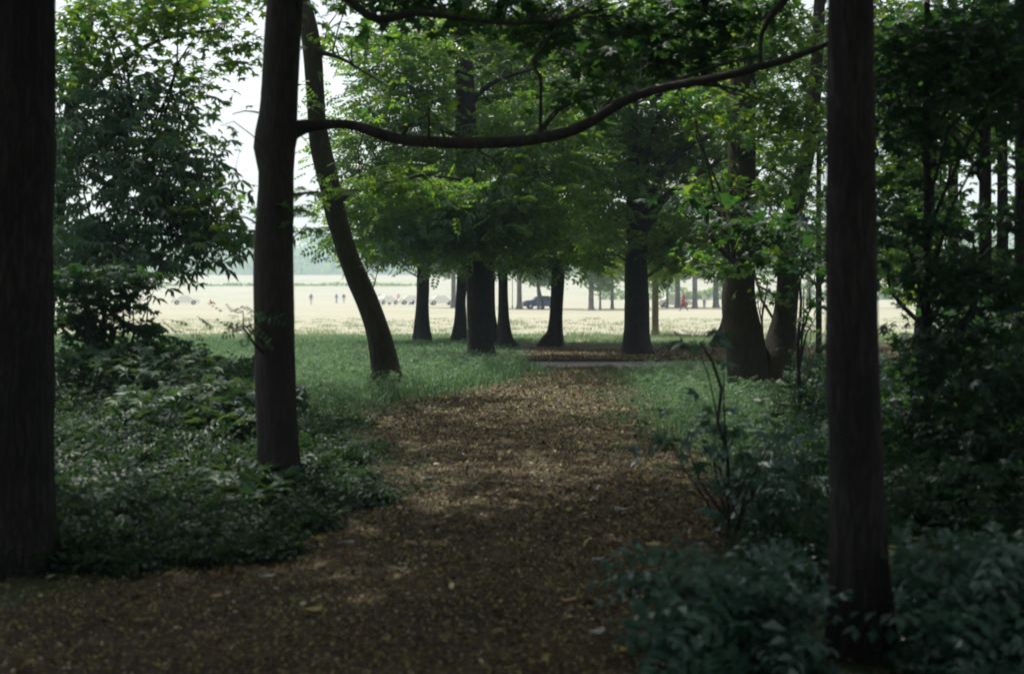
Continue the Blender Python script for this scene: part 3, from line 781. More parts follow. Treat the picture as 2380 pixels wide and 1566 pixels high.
# --- right hand thicket trees
def rt(label, x, w, base_y, d, seed, bls, top=9, leaf='leaf_shade', tpl=T_MAPLE, size=.16, lean=0, ups=()):
    t = trunk_from_px([(base_y, x - w / 2, x + w / 2), (base_y - 200, x - w / 2 + lean * .3, x + w / 2 + lean * .3), (500, x - w * .42 + lean * .7, x + w * .42 + lean * .7), (0, x - w * .35 + lean, x + w * .35 + lean)], d)
    return make_tree('tree', label, 'tree', 'slender trees in the right hand thicket', t, 'bark', 12, blobs=[B(*a, tpl, size, leaf) for a in bls] + [upper(*u) for u in ups], flare=.2, seed=seed, top=top, rough=.04)
rt('slender dark tree at the right edge among pale gaps of sky', 2290, 34, 1000, 16.8, 41, [(2180, 120, 140, 120, 15, 700), (2320, 160, 90, 110, 15.5, 480), (2140, 200, 100, 140, 17, 480), (2130, 250, 90, 80, 14.5, 230), (2300, 60, 100, 60, 16, 260), (2330, 640, 70, 60, 16, 130), (2200, 480, 90, 50, 15, 150), (2300, 900, 90, 60, 14, 220), (2340, 780, 50, 90, 15, 200)], 9, ups=[(6.8, 17, 9, 3.6, 4, 2, 1500)])
rt('slim tree leaning right just beyond the slim black trunk', 2120, 24, 950, 19.5, 42, [(2100, 420, 70, 100, 18, 420), (2130, 60, 110, 80, 19, 420), (2300, 60, 100, 70, 19, 300), (2090, 560, 60, 60, 18, 170), (2200, 620, 80, 50, 18, 130), (2080, 100, 60, 90, 18, 260), (2190, 330, 80, 50, 18, 150), (2110, 680, 50, 16, 17, 22)], 10, 'leaf_mid', lean=60)
rt('thin tree nearest the right edge with leaves down to the ground', 2375, 40, 1100, 12.8, 43, [(2350, 380, 60, 40, 12, 34), (2340, 820, 60, 120, 12, 190), (2250, 720, 60, 40, 12.4, 60), (2360, 120, 60, 90, 12, 180)], 7, ups=[(4.4, 11.5, 7.4, 3.4, 4, 1.8, 1500)])
rt('slim far stem between the black trunk and the twin stemmed tree', 1903, 14, 840, 33, 44, [(1895, 620, 30, 30, 32, 40), (1900, 480, 40, 80, 32, 170), (2080, 320, 110, 110, 32, 600), (1960, 200, 110, 140, 32, 600), (2150, 560, 110, 80, 32, 420), (2060, 600, 60, 50, 32, 200), (2200, 150, 160, 120, 33, 700), (2350, 620, 60, 60, 33, 120), (1890, 60, 90, 60, 33, 300)], 12, 'leaf_mid', T_PINN, .28)

rt('dense dark young tree filling the gap between the black trunk and the right edge', 2215, 30, 880, 25, 45, [(2110, 470, 90, 110, 24, 700), (2230, 640, 130, 90, 24, 700), (2170, 330, 120, 100, 25, 700), (2300, 760, 110, 90, 24, 420), (2190, 780, 60, 60, 24, 200), (2330, 500, 60, 60, 25, 110), (2080, 620, 60, 40, 24, 140), (2300, 330, 90, 50, 25, 260)], 11, 'leaf_mid', T_MAPLE, .21)
rt('nearest leafy young tree right of the slim black trunk, dark and out of focus', 2155, 20, 1180, 10.5, 47, [(2100, 250, 70, 150, 10, 330), (2190, 130, 110, 110, 10.2, 420), (2330, 120, 80, 120, 9.8, 380), (2090, 520, 60, 110, 10.2, 200), (2180, 620, 90, 60, 10.4, 200), (2310, 700, 90, 80, 9.8, 280), (2200, 840, 110, 80, 10.2, 330), (2330, 950, 80, 110, 9.4, 330), (2120, 990, 60, 80, 10, 200), (2230, 1090, 110, 90, 9.6, 360), (2350, 310, 50, 60, 9.8, 90), (2360, 560, 40, 50, 9.8, 60)], 7, 'leaf_dark', T_MAPLE, .13)
rt('another dark young tree crowding the top right corner', 2330, 30, 900, 21, 46, [(2300, 60, 120, 110, 20, 700), (2200, 200, 110, 110, 20, 600), (2350, 260, 60, 60, 20, 240), (2120, 120, 80, 120, 20.5, 420), (2350, 700, 70, 70, 20, 300)], 11, 'leaf_shade', T_MAPLE, .21)
# --- unseen trees added behind and beside the viewer to shade the wood (crowns share one mesh)
rng = np.random.default_rng(77)
parts = []; 
for (c, r, n) in [((0, 0, 6.2), (3.8, 3.8, 2.8), 2300), ((0, 0, 9.5), (2.6, 2.6, 2), 900)]:
    (V, Fc), _ = blob_leaves(c, r, n, T_PALM, .42, rng, per=16, hollow=.5, flat=.5); parts.append((V, Fc))
V = np.vstack([p[0] for p in parts]); Fc = np.vstack([parts[0][1], parts[1][1] + len(parts[0][0])])
wood_crown = np_mesh('crown', V, Fc); wood_crown.materials.append(M['leaf_shade'])
mb = MB(); tube(mb, [[0, 0, -.1, .26], [.05, 0, 2, .2], [-.05, .05, 5, .16], [0, 0, 10, .05]], 14, .3, .04, 5, .4, .5, 0.0)
wood_trunk = mb.mesh('trunk'); wood_trunk.materials.append(M['bark'])
spots = [(-3.5, -4), (3.6, -4.5), (-8, 1), (8, 0.5), (-6.5, -9), (6.5, -9.5), (0, -8), (10, 7.5), (-12, -3), (12, -4), (12.5, 15), (14, 24), (0, -14), (11, -13), (-10, -13), (18, 33), (19, 12), (-5, -1), (5, -1)]
for i, (x, y) in enumerate(spots):
    e = empty('tree', (x, y, 0), 'unseen leafy tree of the surrounding wood, added for its shade', 'tree', 'unseen trees added around the viewer for shade')
    e.rotation_euler.z = i * 1.7; s = .9 + .25 * ((i * 37) % 10) / 10; e.scale = (s, s, s)
    for me in (wood_trunk, wood_crown):
        o = bpy.data.objects.new(me.name.split('.')[0], me); COL.objects.link(o); o.parent = e
        if me is wood_crown: o['kind'] = 'stuff'

# --- far row of trees standing in the meadow
g_far = 'sunlit trees standing far out in the meadow'
rng = np.random.default_rng(88)
far_crowns = []
for v in range(3):
    parts = []; off = 0; Vs = []; Fs = []
    for k in range(7):
        c = np.array([rng.uniform(-2.4, 2.4), rng.uniform(-2, 2), rng.uniform(3.7, 8.2)])
        (V, Fc), _ = blob_leaves(c, (2.0, 2.0, 1.4), 700, T_MAPLE, .45, rng, per=14)
        Vs.append(V); Fs.append(Fc + off); off += len(V)
    me = np_mesh('crown', np.vstack(Vs), np.vstack(Fs)); me.materials.append(M['leaf_far']); far_crowns.append(me)
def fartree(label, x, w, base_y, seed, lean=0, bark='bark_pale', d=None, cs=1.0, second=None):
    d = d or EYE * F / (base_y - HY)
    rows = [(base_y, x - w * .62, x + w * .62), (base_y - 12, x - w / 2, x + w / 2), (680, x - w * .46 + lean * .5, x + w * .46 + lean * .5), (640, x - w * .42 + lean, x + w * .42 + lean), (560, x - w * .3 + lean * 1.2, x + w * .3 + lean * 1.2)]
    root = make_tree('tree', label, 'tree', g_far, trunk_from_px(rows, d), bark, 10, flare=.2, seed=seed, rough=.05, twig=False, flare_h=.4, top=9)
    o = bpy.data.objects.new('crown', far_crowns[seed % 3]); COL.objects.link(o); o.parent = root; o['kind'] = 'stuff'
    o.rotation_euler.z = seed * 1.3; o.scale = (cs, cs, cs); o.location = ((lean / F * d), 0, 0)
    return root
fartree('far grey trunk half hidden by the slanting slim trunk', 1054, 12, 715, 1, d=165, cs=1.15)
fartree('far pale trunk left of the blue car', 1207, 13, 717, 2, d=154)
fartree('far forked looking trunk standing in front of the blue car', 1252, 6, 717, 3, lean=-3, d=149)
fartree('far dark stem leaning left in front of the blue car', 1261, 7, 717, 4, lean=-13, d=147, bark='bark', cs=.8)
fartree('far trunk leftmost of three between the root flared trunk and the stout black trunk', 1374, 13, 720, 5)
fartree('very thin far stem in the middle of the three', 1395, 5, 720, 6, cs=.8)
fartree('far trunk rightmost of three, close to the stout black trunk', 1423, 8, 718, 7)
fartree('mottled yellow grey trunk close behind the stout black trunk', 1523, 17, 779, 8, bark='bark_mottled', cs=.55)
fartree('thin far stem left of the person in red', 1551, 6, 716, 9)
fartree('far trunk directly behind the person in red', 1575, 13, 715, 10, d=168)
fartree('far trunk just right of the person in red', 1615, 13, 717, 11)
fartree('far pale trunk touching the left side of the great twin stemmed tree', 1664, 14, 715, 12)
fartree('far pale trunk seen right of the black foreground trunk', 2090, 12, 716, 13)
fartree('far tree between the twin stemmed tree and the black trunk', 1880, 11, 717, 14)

# ================================================================== UNDERGROWTH
def shrub(name, label, cat, base, blobs, leaf, tpl, size, seed, stems=6, sr=.012, kw={}):
    rng = np.random.default_rng(seed)
    base = np.array(base, float)
    root = empty(name, base, label, cat)
    Vs = []; Fs = []; off = 0; tw = MB()
    for (c, r, n) in blobs:
        c = np.array(c, float)
        (V, Fc), cc = blob_leaves(c - base, r, int(n), tpl, size, rng, **({'per': 9, 'hollow': .6, 'spread': .5, **kw}))
        V[:, 2] = np.maximum(V[:, 2], .01)
        Vs.append(V); Fs.append(Fc + off); off += len(V)
        for q in cc[rng.choice(len(cc), min(len(cc), stems), replace=False)]:
            b0 = np.array([(c - base)[0] * .55 + rng.uniform(-.15, .15), (c - base)[1] * .55 + rng.uniform(-.15, .15), -.02])
            if q[2] < .1: continue
            m_ = b0 * .45 + q * .55 + [rng.uniform(-.08, .08), rng.uniform(-.08, .08), .1 * q[2]]
            tube(tw, [[*b0, sr], [*m_, sr * .7], [*q, .003]], 5, .15, cap=False)
    o = link_mesh('foliage', np_mesh('foliage', np.vstack(Vs), np.vstack(Fs)), M[leaf], root); o['kind'] = 'stuff'
    if tw.n:
        o = link_mesh('stems', tw.mesh('stems'), M['bark'], root); o['kind'] = 'stuff'
    return root
def G(x, y, d=None):
    d = d or EYE * F / (y - HY)
    return np.array([(x - CX) / F * d, d, 0.0])
def gb(x, y, d, rx, ry, n, rd=None):
    c = P(x, y, d); a = rx / F * d
    return (c, (a, rd or a * .8, ry / F * d), n)

shrub('shrub', 'leafy bush with broad bluish leaves beside the path in the bottom right corner', 'bush', G(1700, 1560, 5.9),
      [gb(1660, 1390, 6.3, 60, 50, 80), gb(1735, 1410, 6.0, 70, 76, 120), gb(1590, 1350, 6.4, 26, 20, 12), gb(1830, 1350, 7.6, 50, 60, 60), gb(1720, 1490, 5.8, 70, 50, 80)], 'leaf_bush', T_SPRIG, .26, 51, kw=dict(per=6, tilt=.35, flat=.8, spread=.3))
shrub('shrub', 'dim bush of large leaves at the foot of the right edge behind the black trunk', 'bush', G(2200, 1480, 5.8),
      [gb(2240, 1400, 6.2, 60, 80, 100), gb(2290, 1480, 5.9, 80, 90, 150), gb(2180, 1380, 7.4, 50, 60, 60), gb(2350, 1380, 6.1, 70, 100, 110)], 'leaf_bush', T_SPRIG, .26, 52, kw=dict(spread=.3, flat=.8))
shrub('shrub', 'tangled shrub with light catching leaves right of the black trunk at waist height', 'bush', G(2180, 1180, 10.5),
      [gb(2130, 1050, 11, 80, 70, 130), gb(2200, 950, 12, 110, 80, 190), gb(2130, 1200, 10, 80, 70, 110), gb(2260, 1120, 10.5, 120, 100, 200), gb(2340, 1250, 9, 90, 90, 150), gb(2100, 880, 13, 50, 50, 70), gb(2300, 1000, 11, 90, 80, 220), gb(2200, 1180, 9.6, 110, 80, 240)], 'leaf_shade', T_MAPLE, .14, 53, stems=9)
shrub('shrub', 'twiggy shrub with upright leafy shoots at the foot of the twin stemmed tree', 'bush', G(1830, 1010, 15.5),
      [gb(1850, 1000, 15.5, 80, 70, 190), gb(1880, 900, 16, 50, 70, 110), gb(1760, 1020, 15, 60, 36, 90), gb(1880, 1090, 13, 60, 50, 110), gb(1810, 920, 18, 40, 40, 50), gb(1900, 790, 17, 30, 50, 40)], 'leaf_under', T_MAPLE, .12, 54, stems=8)
shrub('shrub', 'low dark bush spreading over the path edge below the slender sapling', 'bush', G(1780, 1250, 9.2),
      [gb(1750, 1130, 10, 80, 30, 70), gb(1800, 1200, 9.4, 90, 50, 130), gb(1850, 1290, 8.4, 80, 50, 110), gb(1740, 1200, 9.6, 50, 16, 26)], 'leaf_bush', T_MAPLE, .14, 55, stems=6)
# slender sapling right of the path
def sapling(label, pts, leafs, seed, leaf='leaf_shade', size=.12, tpl=T_MAPLE):
    s = L_px(pts); base = np.array([s[0][0], s[0][1], 0.0])
    s[0][2] = -.03
    return make_tree('sapling', label, 'sapling', None, s, 'bark_smooth', 8, blobs=[B(*a, tpl, size, leaf) for a in leafs], flare=0, seed=seed, rough=.02)
sapling('slender crooked sapling with flat sprays of leaves at the right side of the path',
        [(1692, 1255, 11, 9.3), (1692, 1150, 10, 9.3), (1690, 1050, 9, 9.3), (1668, 981, 8, 9.3), (1677, 903, 8, 9.3), (1655, 838, 6, 9.3), (1626, 795, 4, 9.3)],
        [(1610, 1010, 60, 16, 9.3, 30), (1570, 1030, 30, 12, 9.2, 16), (1740, 1070, 70, 18, 9.0, 40), (1780, 990, 60, 14, 9.1, 26), (1610, 800, 50, 10, 9.4, 16), (1720, 1140, 60, 14, 9.0, 28), (1840, 1060, 60, 16, 9.0, 26)], 61, 'leaf_bush', .13)
sapling('thin sapling rising in the gap between the twin stems', [(1773, 905, 5, 27), (1774, 800, 5, 27), (1771, 740, 5, 27), (1778, 700, 4, 27), (1785, 650, 3, 27)], [(1770, 690, 20, 20, 27, 22), (1784, 650, 20, 16, 27, 18)], 62, size=.18)
sapling('dark young stem between the twin stemmed tree and the black trunk', [(1860, 1010, 14, 15.8), (1858, 900, 11, 15.8), (1854, 800, 9, 15.8), (1862, 700, 7, 15.8), (1850, 600, 5, 15.8)], [(1890, 740, 30, 40, 15.5, 26), (1880, 660, 30, 30, 15.5, 26), (1850, 620, 40, 20, 15.5, 30)], 63, size=.15)
sapling('branching sapling with bare lower stems behind the tangled shrub', [(2300, 1250, 16, 9.3), (2270, 1100, 13, 9.6), (2230, 1000, 10, 10), (2180, 880, 8, 10.4), (2130, 800, 5, 10.8)], [(2120, 800, 40, 30, 10.8, 20), (2180, 840, 50, 30, 10.4, 26)], 64)
shrub('weed', 'pale flowered weeds at the foot of the great twin stemmed tree', 'plant', G(1745, 915, 22.5), [gb(1745, 900, 22.5, 18, 18, 26), gb(1760, 915, 22, 20, 12, 20)], 'grass', T_SPRIG, .13, 56, stems=4, sr=.005)
shrub('weed', 'leafy sprout at the foot of the leaning trunk', 'plant', G(877, 915, 22.6), [gb(872, 893, 22.8, 10, 14, 16), gb(880, 905, 22.6, 12, 10, 12)], 'grass', T_SPRIG, .13, 57, stems=4, sr=.005)
shrub('shrub', 'low dark green bush in the shade just beyond the road', 'bush', G(1600, 815, 40.5), [gb(1600, 800, 40.5, 55, 10, 120), gb(1560, 806, 40, 30, 8, 50)], 'leaf_under', T_MAPLE, .2, 58)

# left side
shrub('shrub', 'dark layered shrub reaching right over the meadow beside the left trunk', 'bush', G(250, 900, 17.5),
      [gb(250, 640, 17.5, 130, 30, 150), gb(330, 660, 17.5, 80, 20, 70), gb(270, 710, 17.5, 100, 20, 80), gb(200, 760, 17.5, 80, 60, 330), gb(320, 770, 17.5, 70, 30, 150), gb(230, 840, 17, 120, 44, 420), gb(360, 800, 17.2, 60, 14, 60), gb(170, 680, 17, 60, 60, 260), gb(260, 690, 17.4, 90, 50, 200)], 'leaf_shade', T_MAPLE, .16, 71, stems=4, sr=.016, kw=dict(flat=.25))
shrub('shrub', 'brighter maple seedlings crowding beneath the dark layered shrub', 'bush', G(480, 960, 17),
      [gb(560, 900, 17, 60, 34, 120), gb(450, 900, 16.5, 90, 40, 160), gb(350, 930, 15.5, 110, 36, 170)], 'leaf_under', T_MAPLE, .13, 72)
def cover(name, n, reg, h, size, tpl, leaf, label, seed, zmin=.04):
    rng = np.random.default_rng(seed)
    xs, ys, hh = reg(n, rng); n = len(xs)
    pos = np.stack([xs, ys, zmin + hh * h], 1)
    yaw = rng.normal(size=(n, 3)); yaw[:, 2] = 0
    up = np.tile([0, 0, 1.], (n, 1)) + rng.normal(size=(n, 3)) * .35
    V, Fc = place(tpl, pos, yaw, up, size * rng.uniform(.6, 1.3, n))
    V[:, 2] = np.maximum(V[:, 2], .008)
    o = link_mesh(name, np_mesh(name, V, Fc), M[leaf])
    return tag(o, label, 'undergrowth', kind='stuff')
def reg_w(reg):
    def f(n, rng):
        xs, ys = reg(n, rng)
        return xs, ys, rng.uniform(.05, .75, len(xs))
    return f
cover('weeds', 15000, reg_w(reg_left), .46, .12, T_SPRIG, 'grass', 'pale flecked weeds growing through the grass left of the path', 84)
cover('weeds', 12000, reg_w(reg_right), .36, .11, T_SPRIG, 'grass', 'pale flecked weeds growing through the grass right of the path', 85)
def reg_pathweed(n, rng):
    ys = rng.uniform(11, 31, n); xs = rng.uniform(-3, 4, n); ps = path_side(xs, ys)
    k = (ps < .05) & (ps > -1.1) & (rng.uniform(0, 1, n) < .15 + np.clip(1 + ps * 1.3, 0, 1)) & (np.sin(xs * 3.1 + ys * 1.3) + np.sin(ys * 2.3 - xs) > -.1)
    return xs[k], ys[k], rng.uniform(.0, .3, k.sum())
cover('weeds', 16000, reg_pathweed, .16, .075, T_SPRIG, 'leaf_under', 'sparse trodden weeds creeping onto both edges of the path', 86)
def bump2(x, y):
    return .5 + .25 * np.sin(x * 1.9 + 1) * np.cos(y * 1.3) + .25 * np.sin(x * .8 - y * .9 + 2)
def reg_ul(n, rng):
    ys = 7.8 + 14.2 * rng.uniform(0, 1, n * 3) ** 1.5; xs = rng.uniform(-.46, 0, n * 3) * ys
    ps = path_side(xs, ys)
    keep = (ps > .02 + .22 * (np.sin(ys * 5.3 + xs * 2) + np.sin(ys * 2.1)) * rng.uniform(.4, 1, n * 3)) & (xs < -.0 * ys) & (ys > 7.95 - .25 * np.sin(xs * 3))
    keep &= ~((xs > -3.6) & (ys > 17.5) & (xs > -.17 * ys))
    xs, ys, ps = xs[keep][:n], ys[keep][:n], ps[keep][:n]
    top = np.clip(ps / 1.5, .1, 1) * (.35 + .75 * bump2(xs, ys)) * np.interp(ys, [8, 11.4, 13, 17], [.34, .32, .9, 1.2])
    return xs, ys, top * (1 - .75 * rng.uniform(0, 1, len(xs)) ** 1.6)
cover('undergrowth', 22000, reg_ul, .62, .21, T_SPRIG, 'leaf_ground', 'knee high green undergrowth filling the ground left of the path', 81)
def reg_ul2(n, rng):
    ys = rng.uniform(9.5, 19, n * 3); xs = rng.uniform(-6, -.8, n * 3)
    ps = path_side(xs, ys); keep = (ps > .5) & (np.sin(xs * 2.1 + ys) + np.sin(ys * 1.7 - xs) > .2) & ~((xs > -3.2) & (ys > 16.5))
    xs, ys = xs[keep][:n], ys[keep][:n]
    return xs, ys, (.6 + .5 * bump2(xs, ys) + rng.normal(size=len(xs)) * .08) * np.interp(ys, [9.5, 12, 13.5, 18], [.22, .3, 1.0, 1.35])
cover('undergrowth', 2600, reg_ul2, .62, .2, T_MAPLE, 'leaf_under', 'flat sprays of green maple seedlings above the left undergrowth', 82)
def reg_ur(n, rng):
    ys = rng.uniform(8, 21, n * 3); xs = rng.uniform(1.3, 9, n * 3)
    ps = path_side(xs, ys)
    keep = (ps > .1) & (xs > .16 * ys + .2 * np.sin(ys * 2)) & ~((ys > 13.5) & (xs < .2 * ys))
    xs, ys, ps = xs[keep][:n], ys[keep][:n], ps[keep][:n]
    top = np.clip(ps / 1.5, .12, 1) * (.35 + .75 * bump2(xs, ys))
    return xs, ys, top * (1 - .75 * rng.uniform(0, 1, len(xs)) ** 1.6)
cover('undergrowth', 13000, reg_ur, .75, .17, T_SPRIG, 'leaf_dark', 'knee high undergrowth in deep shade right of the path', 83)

# ================================================================== SMALL THINGS
M['paper'] = flat_mat('paper', (.62, .66, .66), .6, .3, var=.15, nscale=60)
M['pale_leaf'] = flat_mat('pale_leaf', (.40, .48, .44), .6, .3, var=.2, nscale=60)
M['yellow_leaf'] = flat_mat('yellow_leaf', (.42, .38, .12), .6, .3, var=.25, nscale=60)
M['tan_leaf'] = flat_mat('tan_leaf', (.48, .36, .22), .6, .3, var=.25, nscale=60)
def curled_leaf(name, x, y, size, mat, label, cat='fallen leaf', yaw=0.0, asp=.55, seed=0, group='fallen leaves lying on the path'):
    rs = np.random.default_rng(seed + 900)
    p = G(x, y)
    bm = bmesh.new(); nx, ny = 7, 5; g = []
    for i in range(nx):
        for j in range(ny):
            u = i / (nx - 1) * 2 - 1; v = j / (ny - 1) * 2 - 1
            w = asp * (1 - abs(u) ** 2.2) ** .6 if cat == 'fallen leaf' else asp * (.85 + .15 * math.sin(i * 2.1))
            if cat != 'fallen leaf': w *= 1
            z = .10 * u * u + .14 * abs(v) + .04 * math.sin(3 * u + 2 * v + seed) + rs.uniform(-.01, .01)
            g.append(bm.verts.new((u * size / 2, (v * w + rs.uniform(-.03, .03)) * size / 2, max(.0, z) * size + .022)))
    for i in range(nx - 1):
        for j in range(ny - 1):
            try: bm.faces.new((g[i * ny + j], g[(i + 1) * ny + j], g[(i + 1) * ny + j + 1], g[i * ny + j + 1]))
            except Exception: pass
    bmesh.ops.remove_doubles(bm, verts=bm.verts[:], dist=1e-5)
    r = bmesh.ops.extrude_face_region(bm, geom=bm.faces[:])
    for v in r['geom']:
        if isinstance(v, bmesh.types.BMVert): v.co.z += .0015
    bmesh.ops.recalc_face_normals(bm, faces=bm.faces[:])
    me = bpy.data.meshes.new(name); bm.to_mesh(me); bm.free()
    for q in me.polygons: q.use_smooth = True
    o = link_mesh(name, me, M[mat], None, (p[0], p[1], 0)); o.rotation_euler.z = yaw
    return tag(o, label, cat, group)
curled_leaf('paper_scrap', 1450, 1194, .135, 'paper', 'crumpled strip of white paper in the middle of the dark path', 'litter', .15, .32, 1, None)
curled_leaf('fallen_leaf', 1388, 1484, .10, 'paper', 'whitish curled leaf nearest to the viewer, lying by the bottom right bush', 'fallen leaf', .9, .6, 2)
curled_leaf('fallen_leaf', 1322, 1408, .085, 'tan_leaf', 'small tan leaf left of the bottom right bush', 'fallen leaf', .3, .6, 3)
curled_leaf('fallen_leaf', 808, 1272, .10, 'pale_leaf', 'pale green leaf at the left side of the path below the undergrowth', 'fallen leaf', -.2, .4, 4)
curled_leaf('fallen_leaf', 727, 1432, .10, 'yellow_leaf', 'yellow leaf on the left part of the path near the bottom', 'fallen leaf', .2, .7, 5)
curled_leaf('fallen_leaf', 622, 1352, .10, 'pale_leaf', 'pale narrow leaf on the shaded ground in front of the left undergrowth', 'fallen leaf', .35, .35, 6)
curled_leaf('fallen_leaf', 880, 998, .11, 'yellow_leaf', 'yellow leaf on the path near the leaning trunk', 'fallen leaf', .5, .8, 7)
curled_leaf('fallen_leaf', 893, 948, .16, 'pale_leaf', 'pale leaf on the edge of the grass below the leaning trunk', 'fallen leaf', .1, .5, 8)
curled_leaf('fallen_leaf', 990, 1121, .11, 'pale_leaf', 'pale grey green leaf alone left of the middle of the path', 'fallen leaf', .1, .5, 9)
curled_leaf('fallen_leaf', 882, 1131, .12, 'pale_leaf', 'pale leaf beside the edge of the left undergrowth', 'fallen leaf', -.2, .5, 10)
curled_leaf('fallen_leaf', 797, 1075, .09, 'paper', 'bright white fleck in the edge of the left undergrowth', 'fallen leaf', .8, .5, 11)
curled_leaf('fallen_leaf', 1500, 1147, .07, 'pale_leaf', 'small pale leaf on the right part of the path', 'fallen leaf', .2, .5, 12)
curled_leaf('fallen_leaf', 1385, 1146, .09, 'pale_leaf', 'curved pale leaf just above the paper strip', 'fallen leaf', 1.2, .3, 13)
curled_leaf('fallen_leaf', 1390, 1310, .08, 'pale_leaf', 'pale leaf on the path below the paper strip', 'fallen leaf', .4, .5, 14)
curled_leaf('fallen_leaf', 1260, 957, .11, 'yellow_leaf', 'yellow leaf in the middle of the path where it brightens', 'fallen leaf', .4, .6, 15)
curled_leaf('fallen_leaf', 1040, 1212, .09, 'tan_leaf', 'tan leaf left of the middle of the dark path', 'fallen leaf', .9, .6, 16)
curled_leaf('fallen_leaf', 500, 1400, .08, 'tan_leaf', 'tan leaf on the dark ground at the lower left', 'fallen leaf', .9, .6, 17)

# ------------------------------------------------------------------ cars
M['blue_paint'] = flat_mat('blue_paint', (.02, .03, .22), .25, .6)
M['pale_paint'] = flat_mat('pale_paint', (.85, .83, .77), .4, .4)
M['red_paint'] = flat_mat('red_paint', (.5, .05, .03), .3, .5)
M['glass'] = flat_mat('glass', (.05, .07, .09), .08, .7)
M['sky_sheen_glass'] = flat_mat('sky_sheen_glass', (.8, .8, .76), .3, .4)  # near-white colour stands in for sky reflected in the windows
M['rubber'] = flat_mat('rubber', (.02, .02, .02), .8)
M['chrome'] = flat_mat('chrome', (.6, .6, .6), .25, .5, 1.0)
M['lamp'] = flat_mat('lamp', (.7, .7, .65), .15, .6)
def prism(prof, hw, taper=None):
    bm = bmesh.new()
    a = [bm.verts.new((x, -hw * (taper(z) if taper else 1), z)) for x, z in prof]
    b = [bm.verts.new((x, hw * (taper(z) if taper else 1), z)) for x, z in prof]
    bm.faces.new(a); bm.faces.new(b[::-1]); n = len(prof)
    for i in range(n): bm.faces.new((a[i], b[i], b[(i + 1) % n], a[(i + 1) % n])[::-1])
    bmesh.ops.recalc_face_normals(bm, faces=bm.faces[:])
    return bm
def bm_obj(name, bm, mat, parent, bevel=0, loc=None):
    if bevel: bmesh.ops.bevel(bm, geom=[e for e in bm.edges if e.calc_face_angle(0) > .5], offset=bevel, segments=2, affect='EDGES')
    me = bpy.data.meshes.new(name); bm.to_mesh(me); bm.free()
    for p in me.polygons: p.use_smooth = True
    me.set_sharp_from_angle(angle=math.radians(40))
    return link_mesh(name, me, mat, parent, loc)
def make_car(label, paint, round_=False, group=None):
    root = empty('parked_car', (0, 0, 0), label, 'car', group)
    def arch(cx, r=.36, n=7):
        return [(cx + r * math.cos(PI - PI * i / (n - 1)), .28 + r * math.sin(PI * i / (n - 1))) for i in range(n)]
    bottom = [(-2.0, .28)] + arch(-1.22) + arch(1.22) + [(2.0, .28)]
    if round_:
        topp = [(2.02, .5), (1.9, .75), (1.6, .9), (1.0, .96), (-.7, .96), (-1.3, .94), (-1.75, .82), (-1.98, .6)]
    else:
        topp = [(2.03, .5), (2.0, .78), (1.5, .86), (.9, .9), (-.9, .93), (-1.9, .9), (-2.03, .75), (-2.05, .5)]
    bm_obj('body', prism(bottom + topp, .8, lambda z: 1 if z < .6 else 1 - (z - .6) * .18), paint, root, .04)
    cab = [(1.0, .9), (.55, 1.3), (.2, 1.38), (-.6, 1.38), (-1.0, 1.28), (-1.5, .9)] if round_ else [(.95, .88), (.45, 1.33), (-.75, 1.35), (-1.35, .9)]
    tp = lambda z: .93 - max(0, z - .9) * .45
    win = bm_obj('windows', prism(cab, .79, tp), M['glass' if round_ else 'sky_sheen_glass'], root, .02)
    roof = [(x * 1.02, z + .012) for x, z in cab if z > 1.25]; roof = roof + [(x * .96, z - .06) for x, z in reversed(roof)]
    bm_obj('roof', prism(roof, .80, tp), paint, root, .02)
    for s in (-1, 1):
        for (x0, z0, x1, z1) in [(cab[0][0], .9, cab[1][0], cab[1][1]), (-.15, .9, -.15, 1.36), (cab[-1][0], .9, cab[-2][0], cab[-2][1])]:
            mid = MB(); tube(mid, [[x0, s * .8 * tp(z0), z0 - .02, .03], [x1, s * .8 * tp(z1), z1, .03]], 6, 2)
            link_mesh('pillar', mid.mesh('pillar'), paint, root)
    for cx in (-1.22, 1.22):
        for s in (-1, 1):
            bm = bmesh.new(); bmesh.ops.create_cone(bm, cap_ends=True, segments=20, radius1=.31, radius2=.31, depth=.19)
            bmesh.ops.rotate(bm, verts=bm.verts[:], matrix=Matrix.Rotation(PI / 2, 3, 'X'))
            w = bm_obj('wheel', bm, M['rubber'], root, .02, (cx, s * .7, .31))
            bm = bmesh.new(); bmesh.ops.create_cone(bm, cap_ends=True, segments=16, radius1=.18, radius2=.15, depth=.2)
            bmesh.ops.rotate(bm, verts=bm.verts[:], matrix=Matrix.Rotation(PI / 2, 3, 'X'))
            bm_obj('hubcap', bm, M['chrome'], w)
    for x in (-2.06, 2.06):
        bm = bmesh.new(); bmesh.ops.create_cube(bm, size=1)
        for v in bm.verts: v.co = Vector((v.co.x * .09, v.co.y * 1.55, v.co.z * .11))
        bm_obj('bumper', bm, M['chrome'], root, .02, (x, 0, .45))
    for s in (-1, 1):
        bm = bmesh.new(); bmesh.ops.create_uvsphere(bm, u_segments=12, v_segments=8, radius=.1)
        bm_obj('headlight', bm, M['lamp'], root, 0, (1.96, s * .58, .66))
        bm = bmesh.new(); bmesh.ops.create_uvsphere(bm, u_segments=10, v_segments=6, radius=.07)
        bm_obj('tail_light', bm, M['red_paint'], root, 0, (-1.98, s * .62, .66))
    return root
def copy_thing(root):
    r = root.copy(); COL.objects.link(r)
    for ch in root.children:
        c = ch.copy(); COL.objects.link(c); c.parent = r
        for g in ch.children:
            d = g.copy(); COL.objects.link(d); d.parent = c
    return r
blue = make_car('dark blue rounded car parked behind the far leaning stems', M['blue_paint'], True)
blue.location = G(1258, 718, 152); blue.rotation_euler.z = PI + .1
